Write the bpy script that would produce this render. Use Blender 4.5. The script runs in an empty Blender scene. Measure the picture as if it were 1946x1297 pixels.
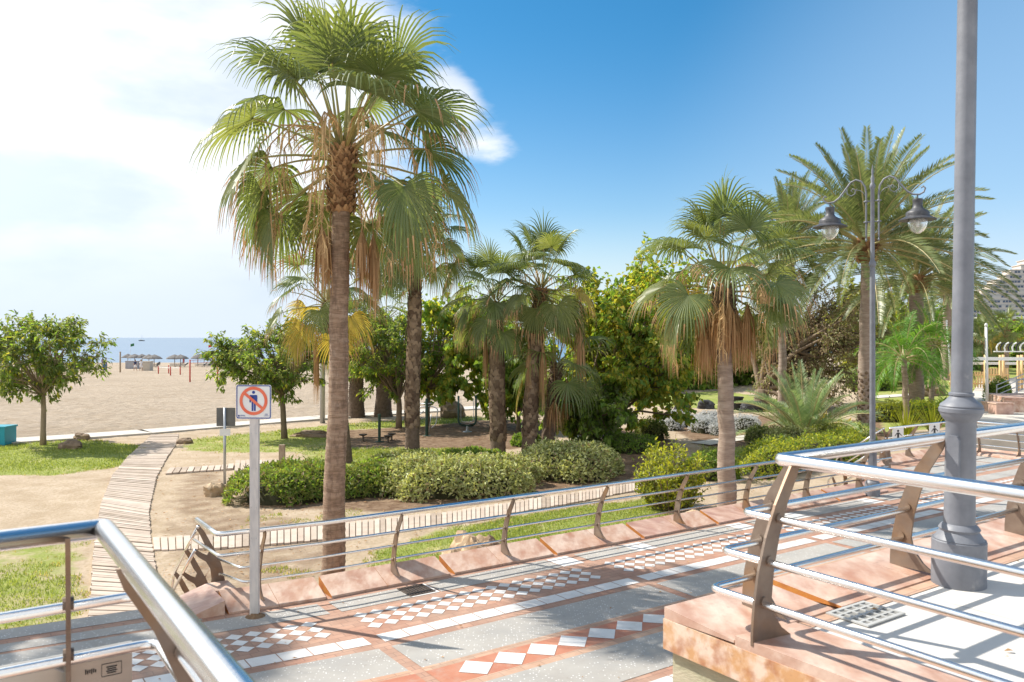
import bpy, math, random
import numpy as np
from mathutils import Vector, Matrix
rnd = random.Random(7)
NR = np.random.RandomState(11)
R = math.radians
SC = bpy.context.scene
COL = SC.collection

# ------------------------------------------------------------------ camera
F = 1550.0; CH = 3.2; HY = 642.0; CX = 973.0          # focal length in photo pixels, eye height, horizon row, centre column
TH = R(34.6); CT, ST = math.cos(TH), math.sin(TH)     # heading of the promenade
cd = bpy.data.cameras.new('camera'); cam = bpy.data.objects.new('camera', cd); COL.objects.link(cam)
cam.location = (0, 0, CH); cam.rotation_euler = (R(90), 0, 0)
cd.sensor_width = 36; cd.lens = F / 1946 * 36; cd.shift_y = -6.5 / 1946
cd.clip_start = 0.05; cd.clip_end = 60000
cd.dof.use_dof = True; cd.dof.focus_distance = 16; cd.dof.aperture_fstop = 5.6
SC.camera = cam

# ------------------------------------------------------------------ sun, sky, exposure
SUN_EL = R(47); SUN_AZ = R(-67)                       # azimuth clockwise from +Y, the viewing direction
sunv = Vector((math.sin(SUN_AZ) * math.cos(SUN_EL), math.cos(SUN_AZ) * math.cos(SUN_EL), math.sin(SUN_EL)))
sd = bpy.data.lights.new('sun', 'SUN'); sun = bpy.data.objects.new('sun', sd); COL.objects.link(sun)
sd.energy = 2.75; sd.angle = R(0.55); sd.color = (1.0, 0.94, 0.85)
sun.location = (0, 0, 40); sun.rotation_euler = (-sunv).to_track_quat('-Z', 'Y').to_euler()
world = bpy.data.worlds.new('World'); SC.world = world; world.use_nodes = True
SC.view_settings.view_transform = 'Standard'; SC.view_settings.look = 'None'
SC.view_settings.exposure = 1.36; SC.view_settings.gamma = 1.0

def build_sky():
    nt = world.node_tree; nt.nodes.clear(); N = nt.nodes.new; L = nt.links.new
    def math_(op, a, b=None, clamp=False):
        n = N('ShaderNodeMath'); n.operation = op; n.use_clamp = clamp
        for i, q in enumerate((a, b)):
            if q is None: continue
            if isinstance(q, (int, float)): n.inputs[i].default_value = q
            else: L(q, n.inputs[i])
        return n.outputs[0]
    def mapr(x, a, b, c=0.0, d=1.0):
        n = N('ShaderNodeMapRange'); n.interpolation_type = 'SMOOTHSTEP'; L(x, n.inputs[0])
        n.inputs[1].default_value = a; n.inputs[2].default_value = b; n.inputs[3].default_value = c; n.inputs[4].default_value = d
        return n.outputs[0]
    sky = N('ShaderNodeTexSky'); sky.sky_type = 'NISHITA'; sky.sun_disc = False
    sky.sun_elevation = SUN_EL; sky.sun_rotation = SUN_AZ % (2 * math.pi)
    sky.air_density = 1.0; sky.dust_density = 0.6; sky.ozone_density = 2.2
    hs = N('ShaderNodeHueSaturation'); hs.inputs['Saturation'].default_value = 1.12; hs.inputs['Value'].default_value = 0.42
    L(sky.outputs[0], hs.inputs['Color'])
    tcz = N('ShaderNodeTexCoord'); spz = N('ShaderNodeSeparateXYZ'); L(tcz.outputs['Generated'], spz.inputs[0])
    deep = N('ShaderNodeMixRGB'); deep.blend_type = 'MULTIPLY'; L(mapr(spz.outputs[2], 0.02, 0.40), deep.inputs[0]); L(hs.outputs[0], deep.inputs[1]); deep.inputs[2].default_value = (0.30, 0.80, 0.93, 1)
    tc = N('ShaderNodeTexCoord'); d = tc.outputs['Generated']
    sep = N('ShaderNodeSeparateXYZ'); L(d, sep.inputs[0])
    z = math_('MAXIMUM', sep.outputs[2], 0.0)
    # cloud layer: directions projected on a high flat layer
    den = math_('ADD', z, 0.22)
    cx = math_('DIVIDE', sep.outputs[0], den); cy = math_('DIVIDE', sep.outputs[1], den)
    cmb = N('ShaderNodeCombineXYZ'); L(math_('MULTIPLY', sep.outputs[0], 1.5), cmb.inputs[0]); L(math_('MULTIPLY', sep.outputs[1], 1.5), cmb.inputs[1]); L(math_('MULTIPLY', z, 4.2), cmb.inputs[2])
    n1 = N('ShaderNodeTexNoise'); n1.inputs['Scale'].default_value = 1.5; n1.inputs['Detail'].default_value = 9; n1.inputs['Roughness'].default_value = 0.55
    L(cmb.outputs[0], n1.inputs['Vector'])
    n2 = N('ShaderNodeTexNoise'); n2.inputs['Scale'].default_value = 5.0; n2.inputs['Detail'].default_value = 8; n2.inputs['Roughness'].default_value = 0.6
    L(cmb.outputs[0], n2.inputs['Vector'])
    # more cloud towards the sun's side (west of the promenade heading), open blue elsewhere
    dp = N('ShaderNodeVectorMath'); dp.operation = 'DOT_PRODUCT'; L(d, dp.inputs[0]); dp.inputs[1].default_value = (-0.80, 0.58, 0.20)
    side = mapr(dp.outputs['Value'], 0.58, 0.95, 0.0, 0.74)
    low = mapr(z, 0.22, 0.02, 0.0, 0.12)
    back = mapr(sep.outputs[1], 0.0, -0.45, 0.0, 0.50)       # unseen cloud added behind the viewer to brighten shaded faces
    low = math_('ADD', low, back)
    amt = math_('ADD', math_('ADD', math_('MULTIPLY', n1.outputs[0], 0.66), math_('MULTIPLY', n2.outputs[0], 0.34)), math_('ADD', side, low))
    for dv, r0, k in (((-0.070, 1.0, 0.300), 0.055, 0.22), ((-0.025, 1.0, 0.236), 0.075, 0.17), ((0.09, 1.0, 0.15), 0.16, 0.07), ((-0.30, 1.0, 0.33), 0.13, 0.22)):   # a few separate puffs
        v = Vector(dv).normalized(); pd = N('ShaderNodeVectorMath'); pd.operation = 'DISTANCE'; L(d, pd.inputs[0]); pd.inputs[1].default_value = v
        amt = math_('ADD', amt, mapr(pd.outputs['Value'], r0, 0.0, 0.0, k))
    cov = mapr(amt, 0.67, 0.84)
    n3 = N('ShaderNodeTexNoise'); n3.inputs['Scale'].default_value = 2.6; n3.inputs['Detail'].default_value = 7; L(cmb.outputs[0], n3.inputs['Vector'])
    shade = math_('MULTIPLY', mapr(n3.outputs[0], 0.32, 0.56, 0.25, 1.0), mapr(z, 0.03, 0.20, 0.45, 1.0))
    cc = N('ShaderNodeMixRGB'); L(shade, cc.inputs[0]); cc.inputs[1].default_value = (1.75, 2.05, 2.5, 1); cc.inputs[2].default_value = (2.95, 3.02, 3.12, 1)
    glow = mapr(dp.outputs['Value'], 0.80, 1.0, 1.0, 1.22)
    cg = N('ShaderNodeVectorMath'); cg.operation = 'SCALE'; L(cc.outputs[0], cg.inputs[0]); L(glow, cg.inputs['Scale'])
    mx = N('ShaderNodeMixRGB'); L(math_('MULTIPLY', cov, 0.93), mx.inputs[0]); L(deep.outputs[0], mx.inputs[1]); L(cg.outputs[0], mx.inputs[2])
    pale = N('ShaderNodeVectorMath'); pale.operation = 'DOT_PRODUCT'; L(d, pale.inputs[0]); pale.inputs[1].default_value = Vector((0.62, 0.78, 0.10)).normalized()
    pm = N('ShaderNodeMixRGB'); L(mapr(pale.outputs['Value'], 0.86, 1.0, 0.0, 0.42), pm.inputs[0]); L(mx.outputs[0], pm.inputs[1]); pm.inputs[2].default_value = (1.5, 2.15, 2.9, 1); mx = pm
    # pale haze band over the sea
    hz = N('ShaderNodeMixRGB'); L(mapr(z, 0.16, 0.0, 0.0, 0.80), hz.inputs[0]); L(mx.outputs[0], hz.inputs[1]); hz.inputs[2].default_value = (2.05, 2.35, 2.7, 1)
    bg = N('ShaderNodeBackground'); bg.inputs['Strength'].default_value = 0.15; L(hz.outputs[0], bg.inputs['Color'])
    out = N('ShaderNodeOutputWorld'); L(bg.outputs[0], out.inputs[0])
build_sky()

# ------------------------------------------------------------------ helpers
def W(u, v, z=0.0):                      # promenade frame -> world
    return Vector((u * CT - v * ST, u * ST + v * CT, z))
def WK(u, v, z=0.0):                     # same, with the slight bend of the paving at u = 3.7
    return W(u, v + (max(0.0, 3.7 - u)) * 0.097, z)
def sm(x, a, b):
    t = min(1.0, max(0.0, (x - a) / (b - a))); return t * t * (3 - 2 * t)
def beach_s(x, y): return (x + 18.4) * -0.673 + (y - 29.3) * 0.74
def gz(x, y):
    z = -0.7 - 2.45 * sm(y, 20, 230) * sm(beach_s(x, y), 0, 14)
    z += 0.65 * sm(x, 14, 30) * sm(y, 24, 40)
    return z
def at(px, py, z):                       # point of the plane at height z seen at a photo pixel
    D = F * (CH - z) / (py - HY); return Vector(((px - CX) / F * D, D, z))
def G(px, py):                           # point of the terrain seen at a photo pixel
    z = -0.7
    for _ in range(12):
        p = at(px, py, z); z = 0.5 * z + 0.5 * gz(p.x, p.y)
    return Vector((p.x, p.y, gz(p.x, p.y)))
def height_at(py, D): return CH - (py - HY) / F * D
def vnoise(x, y, s=1.0, seed=0):
    x *= s; y *= s; xi, yi = math.floor(x), math.floor(y); fx, fy = x - xi, y - yi
    def h(a, b):
        n = math.sin(a * 127.1 + b * 311.7 + seed * 74.7) * 43758.5453; return n - math.floor(n)
    fx = fx * fx * (3 - 2 * fx); fy = fy * fy * (3 - 2 * fy)
    return (h(xi, yi) * (1 - fx) + h(xi + 1, yi) * fx) * (1 - fy) + (h(xi, yi + 1) * (1 - fx) + h(xi + 1, yi + 1) * fx) * fy

def tag(o, label=None, cat=None, group=None, kind=None):
    if label: o['label'] = label
    if cat: o['category'] = cat
    if group: o['group'] = group
    if kind: o['kind'] = kind
    return o
def thing(name, label, cat, loc=(0, 0, 0), rz=0.0, group=None):
    o = bpy.data.objects.new(name, None); COL.objects.link(o); o.empty_display_size = 0.2
    o.location = loc; o.rotation_euler = (0, 0, rz)
    return tag(o, label, cat, group)
def copy_tree(o, parent=None):
    c = o.copy(); COL.objects.link(c)
    if parent is not None: c.parent = parent
    for ch in list(KIDS.get(o.name, ())):
        cc = copy_tree(ch, c); KIDS.setdefault(c.name, []).append(cc)
    return c
KIDS = {}
def clone(o, loc, rz=0.0, s=1.0, label=None, group=None):
    c = copy_tree(o); c.location = loc; c.rotation_euler = (0, 0, rz); c.scale = (s, s, s) if isinstance(s, (int, float)) else s
    if label: c['label'] = label
    if group: c['group'] = group
    return c

class MB:
    def __init__(self): self.v = []; self.f = []; self.m = []
    def poly(self, pts, mi=0):
        b = len(self.v); self.v += [tuple(p) for p in pts]; self.f.append(tuple(range(b, b + len(pts)))); self.m.append(mi)
    def mesh(self, vs, fs, mi=0):
        b = len(self.v); self.v += [tuple(p) for p in vs]
        for f in fs: self.f.append(tuple(b + i for i in f)); self.m.append(mi)
    def box(self, c, s, rz=0.0, mi=0, M=None):
        hx, hy, hz = s[0] / 2, s[1] / 2, s[2] / 2
        vs = [Vector((x, y, z)) for x in (-hx, hx) for y in (-hy, hy) for z in (-hz, hz)]
        Q = M if M is not None else Matrix.Rotation(rz, 3, 'Z')
        vs = [Q @ p + Vector(c) for p in vs]
        self.mesh(vs, [(0, 1, 3, 2), (4, 6, 7, 5), (0, 4, 5, 1), (2, 3, 7, 6), (0, 2, 6, 4), (1, 5, 7, 3)], mi)
    def prism(self, poly, z0, z1, mi=0):
        n = len(poly); vs = [(p[0], p[1], z0) for p in poly] + [(p[0], p[1], z1) for p in poly]
        fs = [tuple(range(n - 1, -1, -1)), tuple(range(n, 2 * n))] + [(i, (i + 1) % n, n + (i + 1) % n, n + i) for i in range(n)]
        self.mesh(vs, fs, mi)
    def extr(self, pts, off, mi=0):       # polygon in space extruded by a vector
        n = len(pts); off = Vector(off); vs = [Vector(p) for p in pts] + [Vector(p) + off for p in pts]
        self.mesh(vs, [tuple(range(n - 1, -1, -1)), tuple(range(n, 2 * n))] + [(i, (i + 1) % n, n + (i + 1) % n, n + i) for i in range(n)], mi)
    def tube(self, path, r, n=8, mi=0, cap=True):
        path = [Vector(p) for p in path]; k = len(path)
        rs = r if isinstance(r, (list, tuple)) else [r] * k
        b = len(self.v); ref = None
        for i, p in enumerate(path):
            t = (path[min(i + 1, k - 1)] - path[max(i - 1, 0)]).normalized()
            if ref is None:
                ref = Vector((0, 0, 1)) if abs(t.z) < 0.9 else Vector((1, 0, 0))
            a = t.cross(ref)
            if a.length < 1e-4: a = t.cross(Vector((0.3, 1, 0.2)))
            a.normalize(); c = t.cross(a).normalized(); ref = (-c).cross(t) if False else ref
            ref2 = a.cross(t); ref = ref2
            for j in range(n):
                w = 2 * math.pi * j / n
                self.v.append(tuple(p + (a * math.cos(w) + c * math.sin(w)) * rs[i]))
        for i in range(k - 1):
            for j in range(n):
                self.f.append((b + i * n + j, b + i * n + (j + 1) % n, b + (i + 1) * n + (j + 1) % n, b + (i + 1) * n + j)); self.m.append(mi)
        if cap:
            self.f.append(tuple(b + j for j in range(n - 1, -1, -1))); self.m.append(mi)
            self.f.append(tuple(b + (k - 1) * n + j for j in range(n))); self.m.append(mi)
    def lathe(self, prof, n=20, c=(0, 0, 0), mi=0, M=None):
        b = len(self.v); c = Vector(c)
        for (r, z) in prof:
            for j in range(n):
                w = 2 * math.pi * j / n; p = Vector((r * math.cos(w), r * math.sin(w), z))
                if M is not None: p = M @ p
                self.v.append(tuple(p + c))
        k = len(prof)
        for i in range(k - 1):
            for j in range(n):
                self.f.append((b + i * n + j, b + i * n + (j + 1) % n, b + (i + 1) * n + (j + 1) % n, b + (i + 1) * n + j)); self.m.append(mi)
        self.f.append(tuple(b + j for j in range(n - 1, -1, -1))); self.m.append(mi)
        self.f.append(tuple(b + (k - 1) * n + j for j in range(n))); self.m.append(mi)
    def build(self, name, mats, parent=None, smooth=False, auto=None):
        me = bpy.data.meshes.new(name); me.from_pydata(self.v, [], self.f)
        for m in (mats if isinstance(mats, (list, tuple)) else [mats]): me.materials.append(m)
        me.polygons.foreach_set('material_index', self.m)
        if smooth: me.polygons.foreach_set('use_smooth', [True] * len(self.f))
        me.update()
        o = bpy.data.objects.new(name, me); COL.objects.link(o)
        if parent is not None: o.parent = parent; KIDS.setdefault(parent.name, []).append(o)
        if auto is not None:
            me.polygons.foreach_set('use_smooth', [True] * len(self.f))
            try: me.set_sharp_from_angle(angle=R(auto))
            except Exception: pass
        return o

# ------------------------------------------------------------------ materials
MATS = {}
def material(name, col, rough=0.7, metal=0.0, col2=None, nscale=6.0, detail=5, bump=0.0, bscale=40.0, spec=0.5, stretch=(1, 1, 1), coords='Object',
             col3=None, n3scale=1.0, amt3=0.5, thr=(0.35, 0.65)):
    m = bpy.data.materials.new(name); m.use_nodes = True; nt = m.node_tree; N = nt.nodes.new; L = nt.links.new
    p = nt.nodes['Principled BSDF']; p.inputs['Roughness'].default_value = rough; p.inputs['Metallic'].default_value = metal
    p.inputs['Specular IOR Level'].default_value = spec
    p.inputs['Base Color'].default_value = (*col, 1)
    if col2 or bump or col3:
        tc = N('ShaderNodeTexCoord'); mp = N('ShaderNodeMapping'); mp.inputs['Scale'].default_value = stretch; L(tc.outputs[coords], mp.inputs[0])
    last = None
    if col2:
        n = N('ShaderNodeTexNoise'); n.inputs['Scale'].default_value = nscale; n.inputs['Detail'].default_value = detail; n.inputs['Roughness'].default_value = 0.6
        L(mp.outputs[0], n.inputs['Vector'])
        mr = N('ShaderNodeMapRange'); mr.inputs[1].default_value = thr[0]; mr.inputs[2].default_value = thr[1]; L(n.outputs[0], mr.inputs[0])
        mx = N('ShaderNodeMixRGB'); L(mr.outputs[0], mx.inputs[0]); mx.inputs[1].default_value = (*col, 1); mx.inputs[2].default_value = (*col2, 1); last = mx.outputs[0]
    if col3:
        n = N('ShaderNodeTexNoise'); n.inputs['Scale'].default_value = n3scale; n.inputs['Detail'].default_value = 6; L(mp.outputs[0], n.inputs['Vector'])
        mr = N('ShaderNodeMapRange'); mr.inputs[1].default_value = 0.48; mr.inputs[2].default_value = 0.68; mr.inputs[4].default_value = amt3; L(n.outputs[0], mr.inputs[0])
        mx = N('ShaderNodeMixRGB'); L(mr.outputs[0], mx.inputs[0])
        if last is not None: L(last, mx.inputs[1])
        else: mx.inputs[1].default_value = (*col, 1)
        mx.inputs[2].default_value = (*col3, 1); last = mx.outputs[0]
    if last is not None: L(last, p.inputs['Base Color'])
    if bump:
        n = N('ShaderNodeTexNoise'); n.inputs['Scale'].default_value = bscale; n.inputs['Detail'].default_value = 6; L(mp.outputs[0], n.inputs['Vector'])
        b = N('ShaderNodeBump'); b.inputs['Strength'].default_value = bump; b.inputs['Distance'].default_value = 0.02; L(n.outputs[0], b.inputs['Height']); L(b.outputs[0], p.inputs['Normal'])
    MATS[name] = m; return m
def leaf_mat(name, c1, c2, trans=0.42, rough=0.5, spec=0.35, tcol=None):
    """foliage: every leaf (mesh island) gets its own tone between two colours; light also passes through it"""
    m = bpy.data.materials.new(name); m.use_nodes = True; nt = m.node_tree; N = nt.nodes.new; L = nt.links.new
    p = nt.nodes['Principled BSDF']; p.inputs['Roughness'].default_value = rough; p.inputs['Specular IOR Level'].default_value = spec
    g = N('ShaderNodeNewGeometry'); mx = N('ShaderNodeMixRGB'); L(g.outputs['Random Per Island'], mx.inputs[0])
    mx.inputs[1].default_value = (*c1, 1); mx.inputs[2].default_value = (*c2, 1); L(mx.outputs[0], p.inputs['Base Color'])
    t = N('ShaderNodeBsdfTranslucent'); sc = N('ShaderNodeMixRGB'); sc.blend_type = 'MULTIPLY'; sc.inputs[0].default_value = 1
    L(mx.outputs[0], sc.inputs[1]); sc.inputs[2].default_value = (*(tcol or (1.7, 1.6, 0.7)), 1); L(sc.outputs[0], t.inputs['Color'])
    ms = N('ShaderNodeMixShader'); ms.inputs[0].default_value = trans; L(p.outputs[0], ms.inputs[1]); L(t.outputs[0], ms.inputs[2])
    L(ms.outputs[0], nt.nodes['Material Output'].inputs[0]); MATS[name] = m; return m

steel = material('polished_steel', (0.86, 0.85, 0.83), 0.25, 1.0, bump=0.03, bscale=60)
plate = material('weathered_steel_plate', (0.17, 0.12, 0.09), 0.5, 0.4, col2=(0.25, 0.195, 0.15), nscale=5, col3=(0.30, 0.15, 0.05), n3scale=3, amt3=0.6, bump=0.05)
lampgrey = material('grey_lamp_paint', (0.155, 0.165, 0.19), 0.5, 0.0, col2=(0.20, 0.21, 0.235), nscale=9, bump=0.05, bscale=30, col3=(0.12, 0.125, 0.145), n3scale=2.5, amt3=0.7)
lampdark = material('dark_lamp_metal', (0.05, 0.05, 0.058), 0.5, 0.3, col2=(0.10, 0.10, 0.105), nscale=12)
marble = material('pink_marble', (0.45, 0.265, 0.185), 0.6, col2=(0.63, 0.49, 0.40), nscale=3.2, stretch=(1.4, 0.7, 1), col3=(0.36, 0.17, 0.11), n3scale=4.5, amt3=0.7, bump=0.12, bscale=25)
marble_dark = material('red_marble', (0.45, 0.27, 0.21), 0.55, col2=(0.60, 0.42, 0.34), nscale=3.0, stretch=(1, 3, 1), col3=(0.3, 0.14, 0.12), n3scale=2.1, amt3=0.6, bump=0.06, bscale=25)
marble_side = material('veined_orange_marble', (0.53, 0.30, 0.14), 0.6, col2=(0.67, 0.52, 0.41), nscale=9, detail=9, col3=(0.34, 0.13, 0.06), n3scale=11, amt3=0.75, bump=0.08, bscale=25, thr=(0.4, 0.58))
rust = material('rusty_ochre_stone', (0.50, 0.21, 0.04), 0.7, col2=(0.40, 0.13, 0.03), nscale=7, bump=0.1)
brick = material('terracotta_paver', (0.37, 0.215, 0.15), 0.78, col2=(0.43, 0.27, 0.195), nscale=5, col3=(0.38, 0.17, 0.11), n3scale=1.1, amt3=0.5, bump=0.08, bscale=60)
brick_pale = material('pale_terracotta_paver', (0.46, 0.29, 0.195), 0.78, col2=(0.52, 0.35, 0.255), nscale=6, col3=(0.45, 0.22, 0.13), n3scale=1.3, amt3=0.5, bump=0.08, bscale=60)
def add_joints(m, bw, bh, rot, mortar=(0.30, 0.22, 0.18), amt=0.75, size=0.006):
    nt = m.node_tree; N = nt.nodes.new; L = nt.links.new; p = nt.nodes['Principled BSDF']; src = p.inputs['Base Color'].links[0].from_socket
    tc = N('ShaderNodeTexCoord'); mp = N('ShaderNodeMapping'); mp.inputs['Rotation'].default_value = (0, 0, rot); L(tc.outputs['Object'], mp.inputs[0])
    b = N('ShaderNodeTexBrick'); b.inputs['Scale'].default_value = 1.0; b.inputs['Brick Width'].default_value = bw; b.inputs['Row Height'].default_value = bh; b.inputs['Mortar Size'].default_value = size; b.inputs['Mortar Smooth'].default_value = 0.3
    b.inputs['Color1'].default_value = (0.84, 0.84, 0.84, 1); b.inputs['Color2'].default_value = (1.12, 1.10, 1.08, 1); b.inputs['Mortar'].default_value = (0.62, 0.62, 0.64, 1); L(mp.outputs[0], b.inputs['Vector'])
    mx = N('ShaderNodeMixRGB'); mx.blend_type = 'MULTIPLY'; mx.inputs[0].default_value = amt; L(src, mx.inputs[1]); L(b.outputs['Color'], mx.inputs[2]); L(mx.outputs[0], p.inputs['Base Color'])
def add_grime(m, scale, col, amt, lo=0.50, hi=0.72, stretch=(1, 1, 1), detail=8):
    nt = m.node_tree; N = nt.nodes.new; L = nt.links.new; p = nt.nodes['Principled BSDF']; lk = p.inputs['Base Color'].links
    tc = N('ShaderNodeTexCoord'); mp = N('ShaderNodeMapping'); mp.inputs['Scale'].default_value = stretch; mp.inputs['Location'].default_value = (3.1, 7.7, 1.3); L(tc.outputs['Object'], mp.inputs[0])
    n = N('ShaderNodeTexNoise'); n.inputs['Scale'].default_value = scale; n.inputs['Detail'].default_value = detail; n.inputs['Roughness'].default_value = 0.7; L(mp.outputs[0], n.inputs['Vector'])
    mr = N('ShaderNodeMapRange'); mr.inputs[1].default_value = lo; mr.inputs[2].default_value = hi; mr.inputs[4].default_value = amt; L(n.outputs[0], mr.inputs[0])
    mx = N('ShaderNodeMixRGB'); L(mr.outputs[0], mx.inputs[0])
    if lk: L(lk[0].from_socket, mx.inputs[1])
    else: mx.inputs[1].default_value = p.inputs['Base Color'].default_value
    mx.inputs[2].default_value = (*col, 1); L(mx.outputs[0], p.inputs['Base Color'])
add_joints(brick, 0.2, 0.1, -TH); add_joints(brick_pale, 0.24, 0.12, -TH)
brick_red = material('red_clay_tile', (0.42, 0.165, 0.095), 0.65, col2=(0.47, 0.21, 0.13), nscale=5, col3=(0.38, 0.13, 0.08), n3scale=2.0, amt3=0.5, bump=0.05, bscale=50)
white_tile = material('white_marble_tile', (0.74, 0.725, 0.70), 0.45, col2=(0.65, 0.635, 0.61), nscale=3.5, col3=(0.60, 0.58, 0.55), n3scale=1.6, amt3=0.5, bump=0.03, bscale=30)
def terrazzo_mat():
    m = material('grey_terrazzo', (0.355, 0.335, 0.305), 0.68, col2=(0.40, 0.38, 0.345), nscale=1.6, col3=(0.27, 0.265, 0.255), n3scale=1.4, amt3=0.6)
    nt = m.node_tree; N = nt.nodes.new; L = nt.links.new; p = nt.nodes['Principled BSDF']; src = p.inputs['Base Color'].links[0].from_socket
    tc = N('ShaderNodeTexCoord'); vo = N('ShaderNodeTexVoronoi'); vo.inputs['Scale'].default_value = 34; L(tc.outputs['Object'], vo.inputs['Vector'])
    mr = N('ShaderNodeMapRange'); mr.inputs[1].default_value = 0.30; mr.inputs[2].default_value = 0.18; L(vo.outputs['Distance'], mr.inputs[0])
    sp = N('ShaderNodeSeparateColor'); L(vo.outputs['Color'], sp.inputs[0]); gt = N('ShaderNodeMath'); gt.operation = 'GREATER_THAN'; L(sp.outputs[0], gt.inputs[0]); gt.inputs[1].default_value = 0.62
    ml = N('ShaderNodeMath'); ml.operation = 'MULTIPLY'; L(mr.outputs[0], ml.inputs[0]); L(gt.outputs[0], ml.inputs[1])
    mx = N('ShaderNodeMixRGB'); L(ml.outputs[0], mx.inputs[0]); L(src, mx.inputs[1]); mx.inputs[2].default_value = (0.72, 0.72, 0.71, 1); L(mx.outputs[0], p.inputs['Base Color'])
    return m
terrazzo = terrazzo_mat()
concrete = material('pale_concrete', (0.52, 0.48, 0.42), 0.8, col2=(0.60, 0.56, 0.50), nscale=3, col3=(0.40, 0.36, 0.30), n3scale=0.8, amt3=0.5, bump=0.1)
wallstone = material('mossy_plaster', (0.42, 0.40, 0.27), 0.9, col2=(0.34, 0.33, 0.22), nscale=9, stretch=(1, 1, 3), col3=(0.5, 0.45, 0.33), n3scale=3, amt3=0.7, bump=0.3, bscale=35)
for m_ in (terrazzo, brick, brick_pale): add_grime(m_, 1.3, (0.25, 0.21, 0.17), 0.45); add_grime(m_, 11, (0.20, 0.17, 0.14), 0.5, 0.60, 0.75)
for m_ in (white_tile, brick_red): add_grime(m_, 4, (0.42, 0.36, 0.30), 0.55, 0.52, 0.75); add_grime(m_, 25, (0.30, 0.25, 0.2), 0.5, 0.64, 0.75)
for m_ in (marble, marble_dark): add_grime(m_, 3, (0.34, 0.20, 0.15), 0.5, 0.5, 0.72, (1, 1, 1)); add_grime(m_, 16, (0.24, 0.15, 0.12), 0.55, 0.60, 0.76); add_grime(m_, 5, (0.74, 0.62, 0.52), 0.55, 0.55, 0.75)
add_grime(marble_side, 22, (0.24, 0.10, 0.05), 0.6, 0.58, 0.72); add_grime(marble_side, 4, (0.74, 0.60, 0.46), 0.6, 0.52, 0.72)
add_grime(lampgrey, 7, (0.30, 0.30, 0.30), 0.5, 0.62, 0.70); add_grime(lampgrey, 14, (0.13, 0.12, 0.115), 0.6, 0.63, 0.74, (1, 1, .4))
add_grime(steel, 9, (0.5, 0.47, 0.43), 0.6, 0.58, 0.72)
planks = material('weathered_boardwalk_wood', (0.44, 0.35, 0.275), 0.85, col2=(0.52, 0.43, 0.35), nscale=3, stretch=(1, 1, 1), col3=(0.42, 0.33, 0.26), n3scale=1.8, amt3=0.6, bump=0.15, bscale=30)
wood_post = material('grey_brown_timber', (0.27, 0.20, 0.13), 0.8, col2=(0.36, 0.28, 0.20), nscale=5, stretch=(4, 4, 1), bump=0.2)
wood_pine = material('pine_timber', (0.62, 0.40, 0.17), 0.7, col2=(0.70, 0.48, 0.24), nscale=5, stretch=(4, 4, 1))
white_paint = material('white_paint', (0.78, 0.78, 0.76), 0.5, col2=(0.70, 0.70, 0.68), nscale=6)
post_paint = material('chipped_white_post_paint', (0.66, 0.62, 0.58), 0.6, col2=(0.52, 0.50, 0.49), nscale=16, col3=(0.45, 0.42, 0.40), n3scale=8, amt3=0.7, stretch=(1, 1, 0.25), bump=0.1)
blue = material('sign_blue', (0.015, 0.05, 0.27), 0.4)
red = material('sign_red', (0.74, 0.12, 0.06), 0.4, col2=(0.78, 0.20, 0.10), nscale=4)
black = material('matt_black', (0.02, 0.02, 0.022), 0.6)
iron = material('cast_iron', (0.07, 0.055, 0.045), 0.6, 0.4, col2=(0.12, 0.09, 0.07), nscale=15)
signgrey = material('grey_sign_back', (0.12, 0.12, 0.115), 0.6, 0.2, col2=(0.16, 0.16, 0.15), nscale=5)
galv = material('galvanised_steel', (0.42, 0.44, 0.46), 0.45, 0.7, col2=(0.5, 0.52, 0.54), nscale=8)
panelmetal = material('brushed_panel_metal', (0.42, 0.40, 0.36), 0.35, 0.7, col2=(0.48, 0.46, 0.42), nscale=3, stretch=(1, 1, 4))
teal = material('teal_plastic', (0.01, 0.30, 0.40), 0.45)
rock = material('tan_rock', (0.42, 0.29, 0.17), 0.9, col2=(0.55, 0.42, 0.28), nscale=6, col3=(0.25, 0.16, 0.09), n3scale=4, amt3=0.8, bump=0.6, bscale=18)
rock_dark = material('brown_rock', (0.20, 0.14, 0.09), 0.9, col2=(0.29, 0.21, 0.14), nscale=6, bump=0.6, bscale=18)
volcanic = material('black_volcanic_rock', (0.028, 0.028, 0.032), 0.75, col2=(0.06, 0.06, 0.065), nscale=8, bump=0.6, bscale=14)
bark_ring = material('ringed_palm_bark', (0.34, 0.225, 0.15), 0.9, col2=(0.19, 0.12, 0.075), nscale=9, stretch=(1, 1, 7), col3=(0.43, 0.31, 0.22), n3scale=3, amt3=0.7, bump=0.5, bscale=24)
add_grime(bark_ring, 16, (0.12, 0.075, 0.05), 0.75, 0.48, 0.66, (1, 1, 0.35)); add_grime(bark_ring, 5, (0.45, 0.35, 0.27), 0.6, 0.55, 0.75)
bark_grey = material('grey_palm_bark', (0.33, 0.245, 0.19), 0.9, col2=(0.24, 0.175, 0.135), nscale=7, stretch=(1, 1, 5), col3=(0.43, 0.34, 0.27), n3scale=3, amt3=0.7, bump=0.5, bscale=24)
bark_dark = material('dark_palm_bark', (0.10, 0.068, 0.045), 0.95, col2=(0.17, 0.12, 0.085), nscale=9, bump=0.6, bscale=30)
boot_m = leaf_mat('palm_boot', (0.13, 0.06, 0.025), (0.50, 0.29, 0.14), trans=0.0, rough=0.8)
boot_dark = leaf_mat('old_palm_boot', (0.09, 0.055, 0.035), (0.30, 0.215, 0.14), trans=0.0, rough=0.9)
bark = material('tree_bark', (0.24, 0.18, 0.12), 0.9, col2=(0.16, 0.115, 0.08), nscale=8, stretch=(1, 1, .4), bump=0.4)
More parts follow.
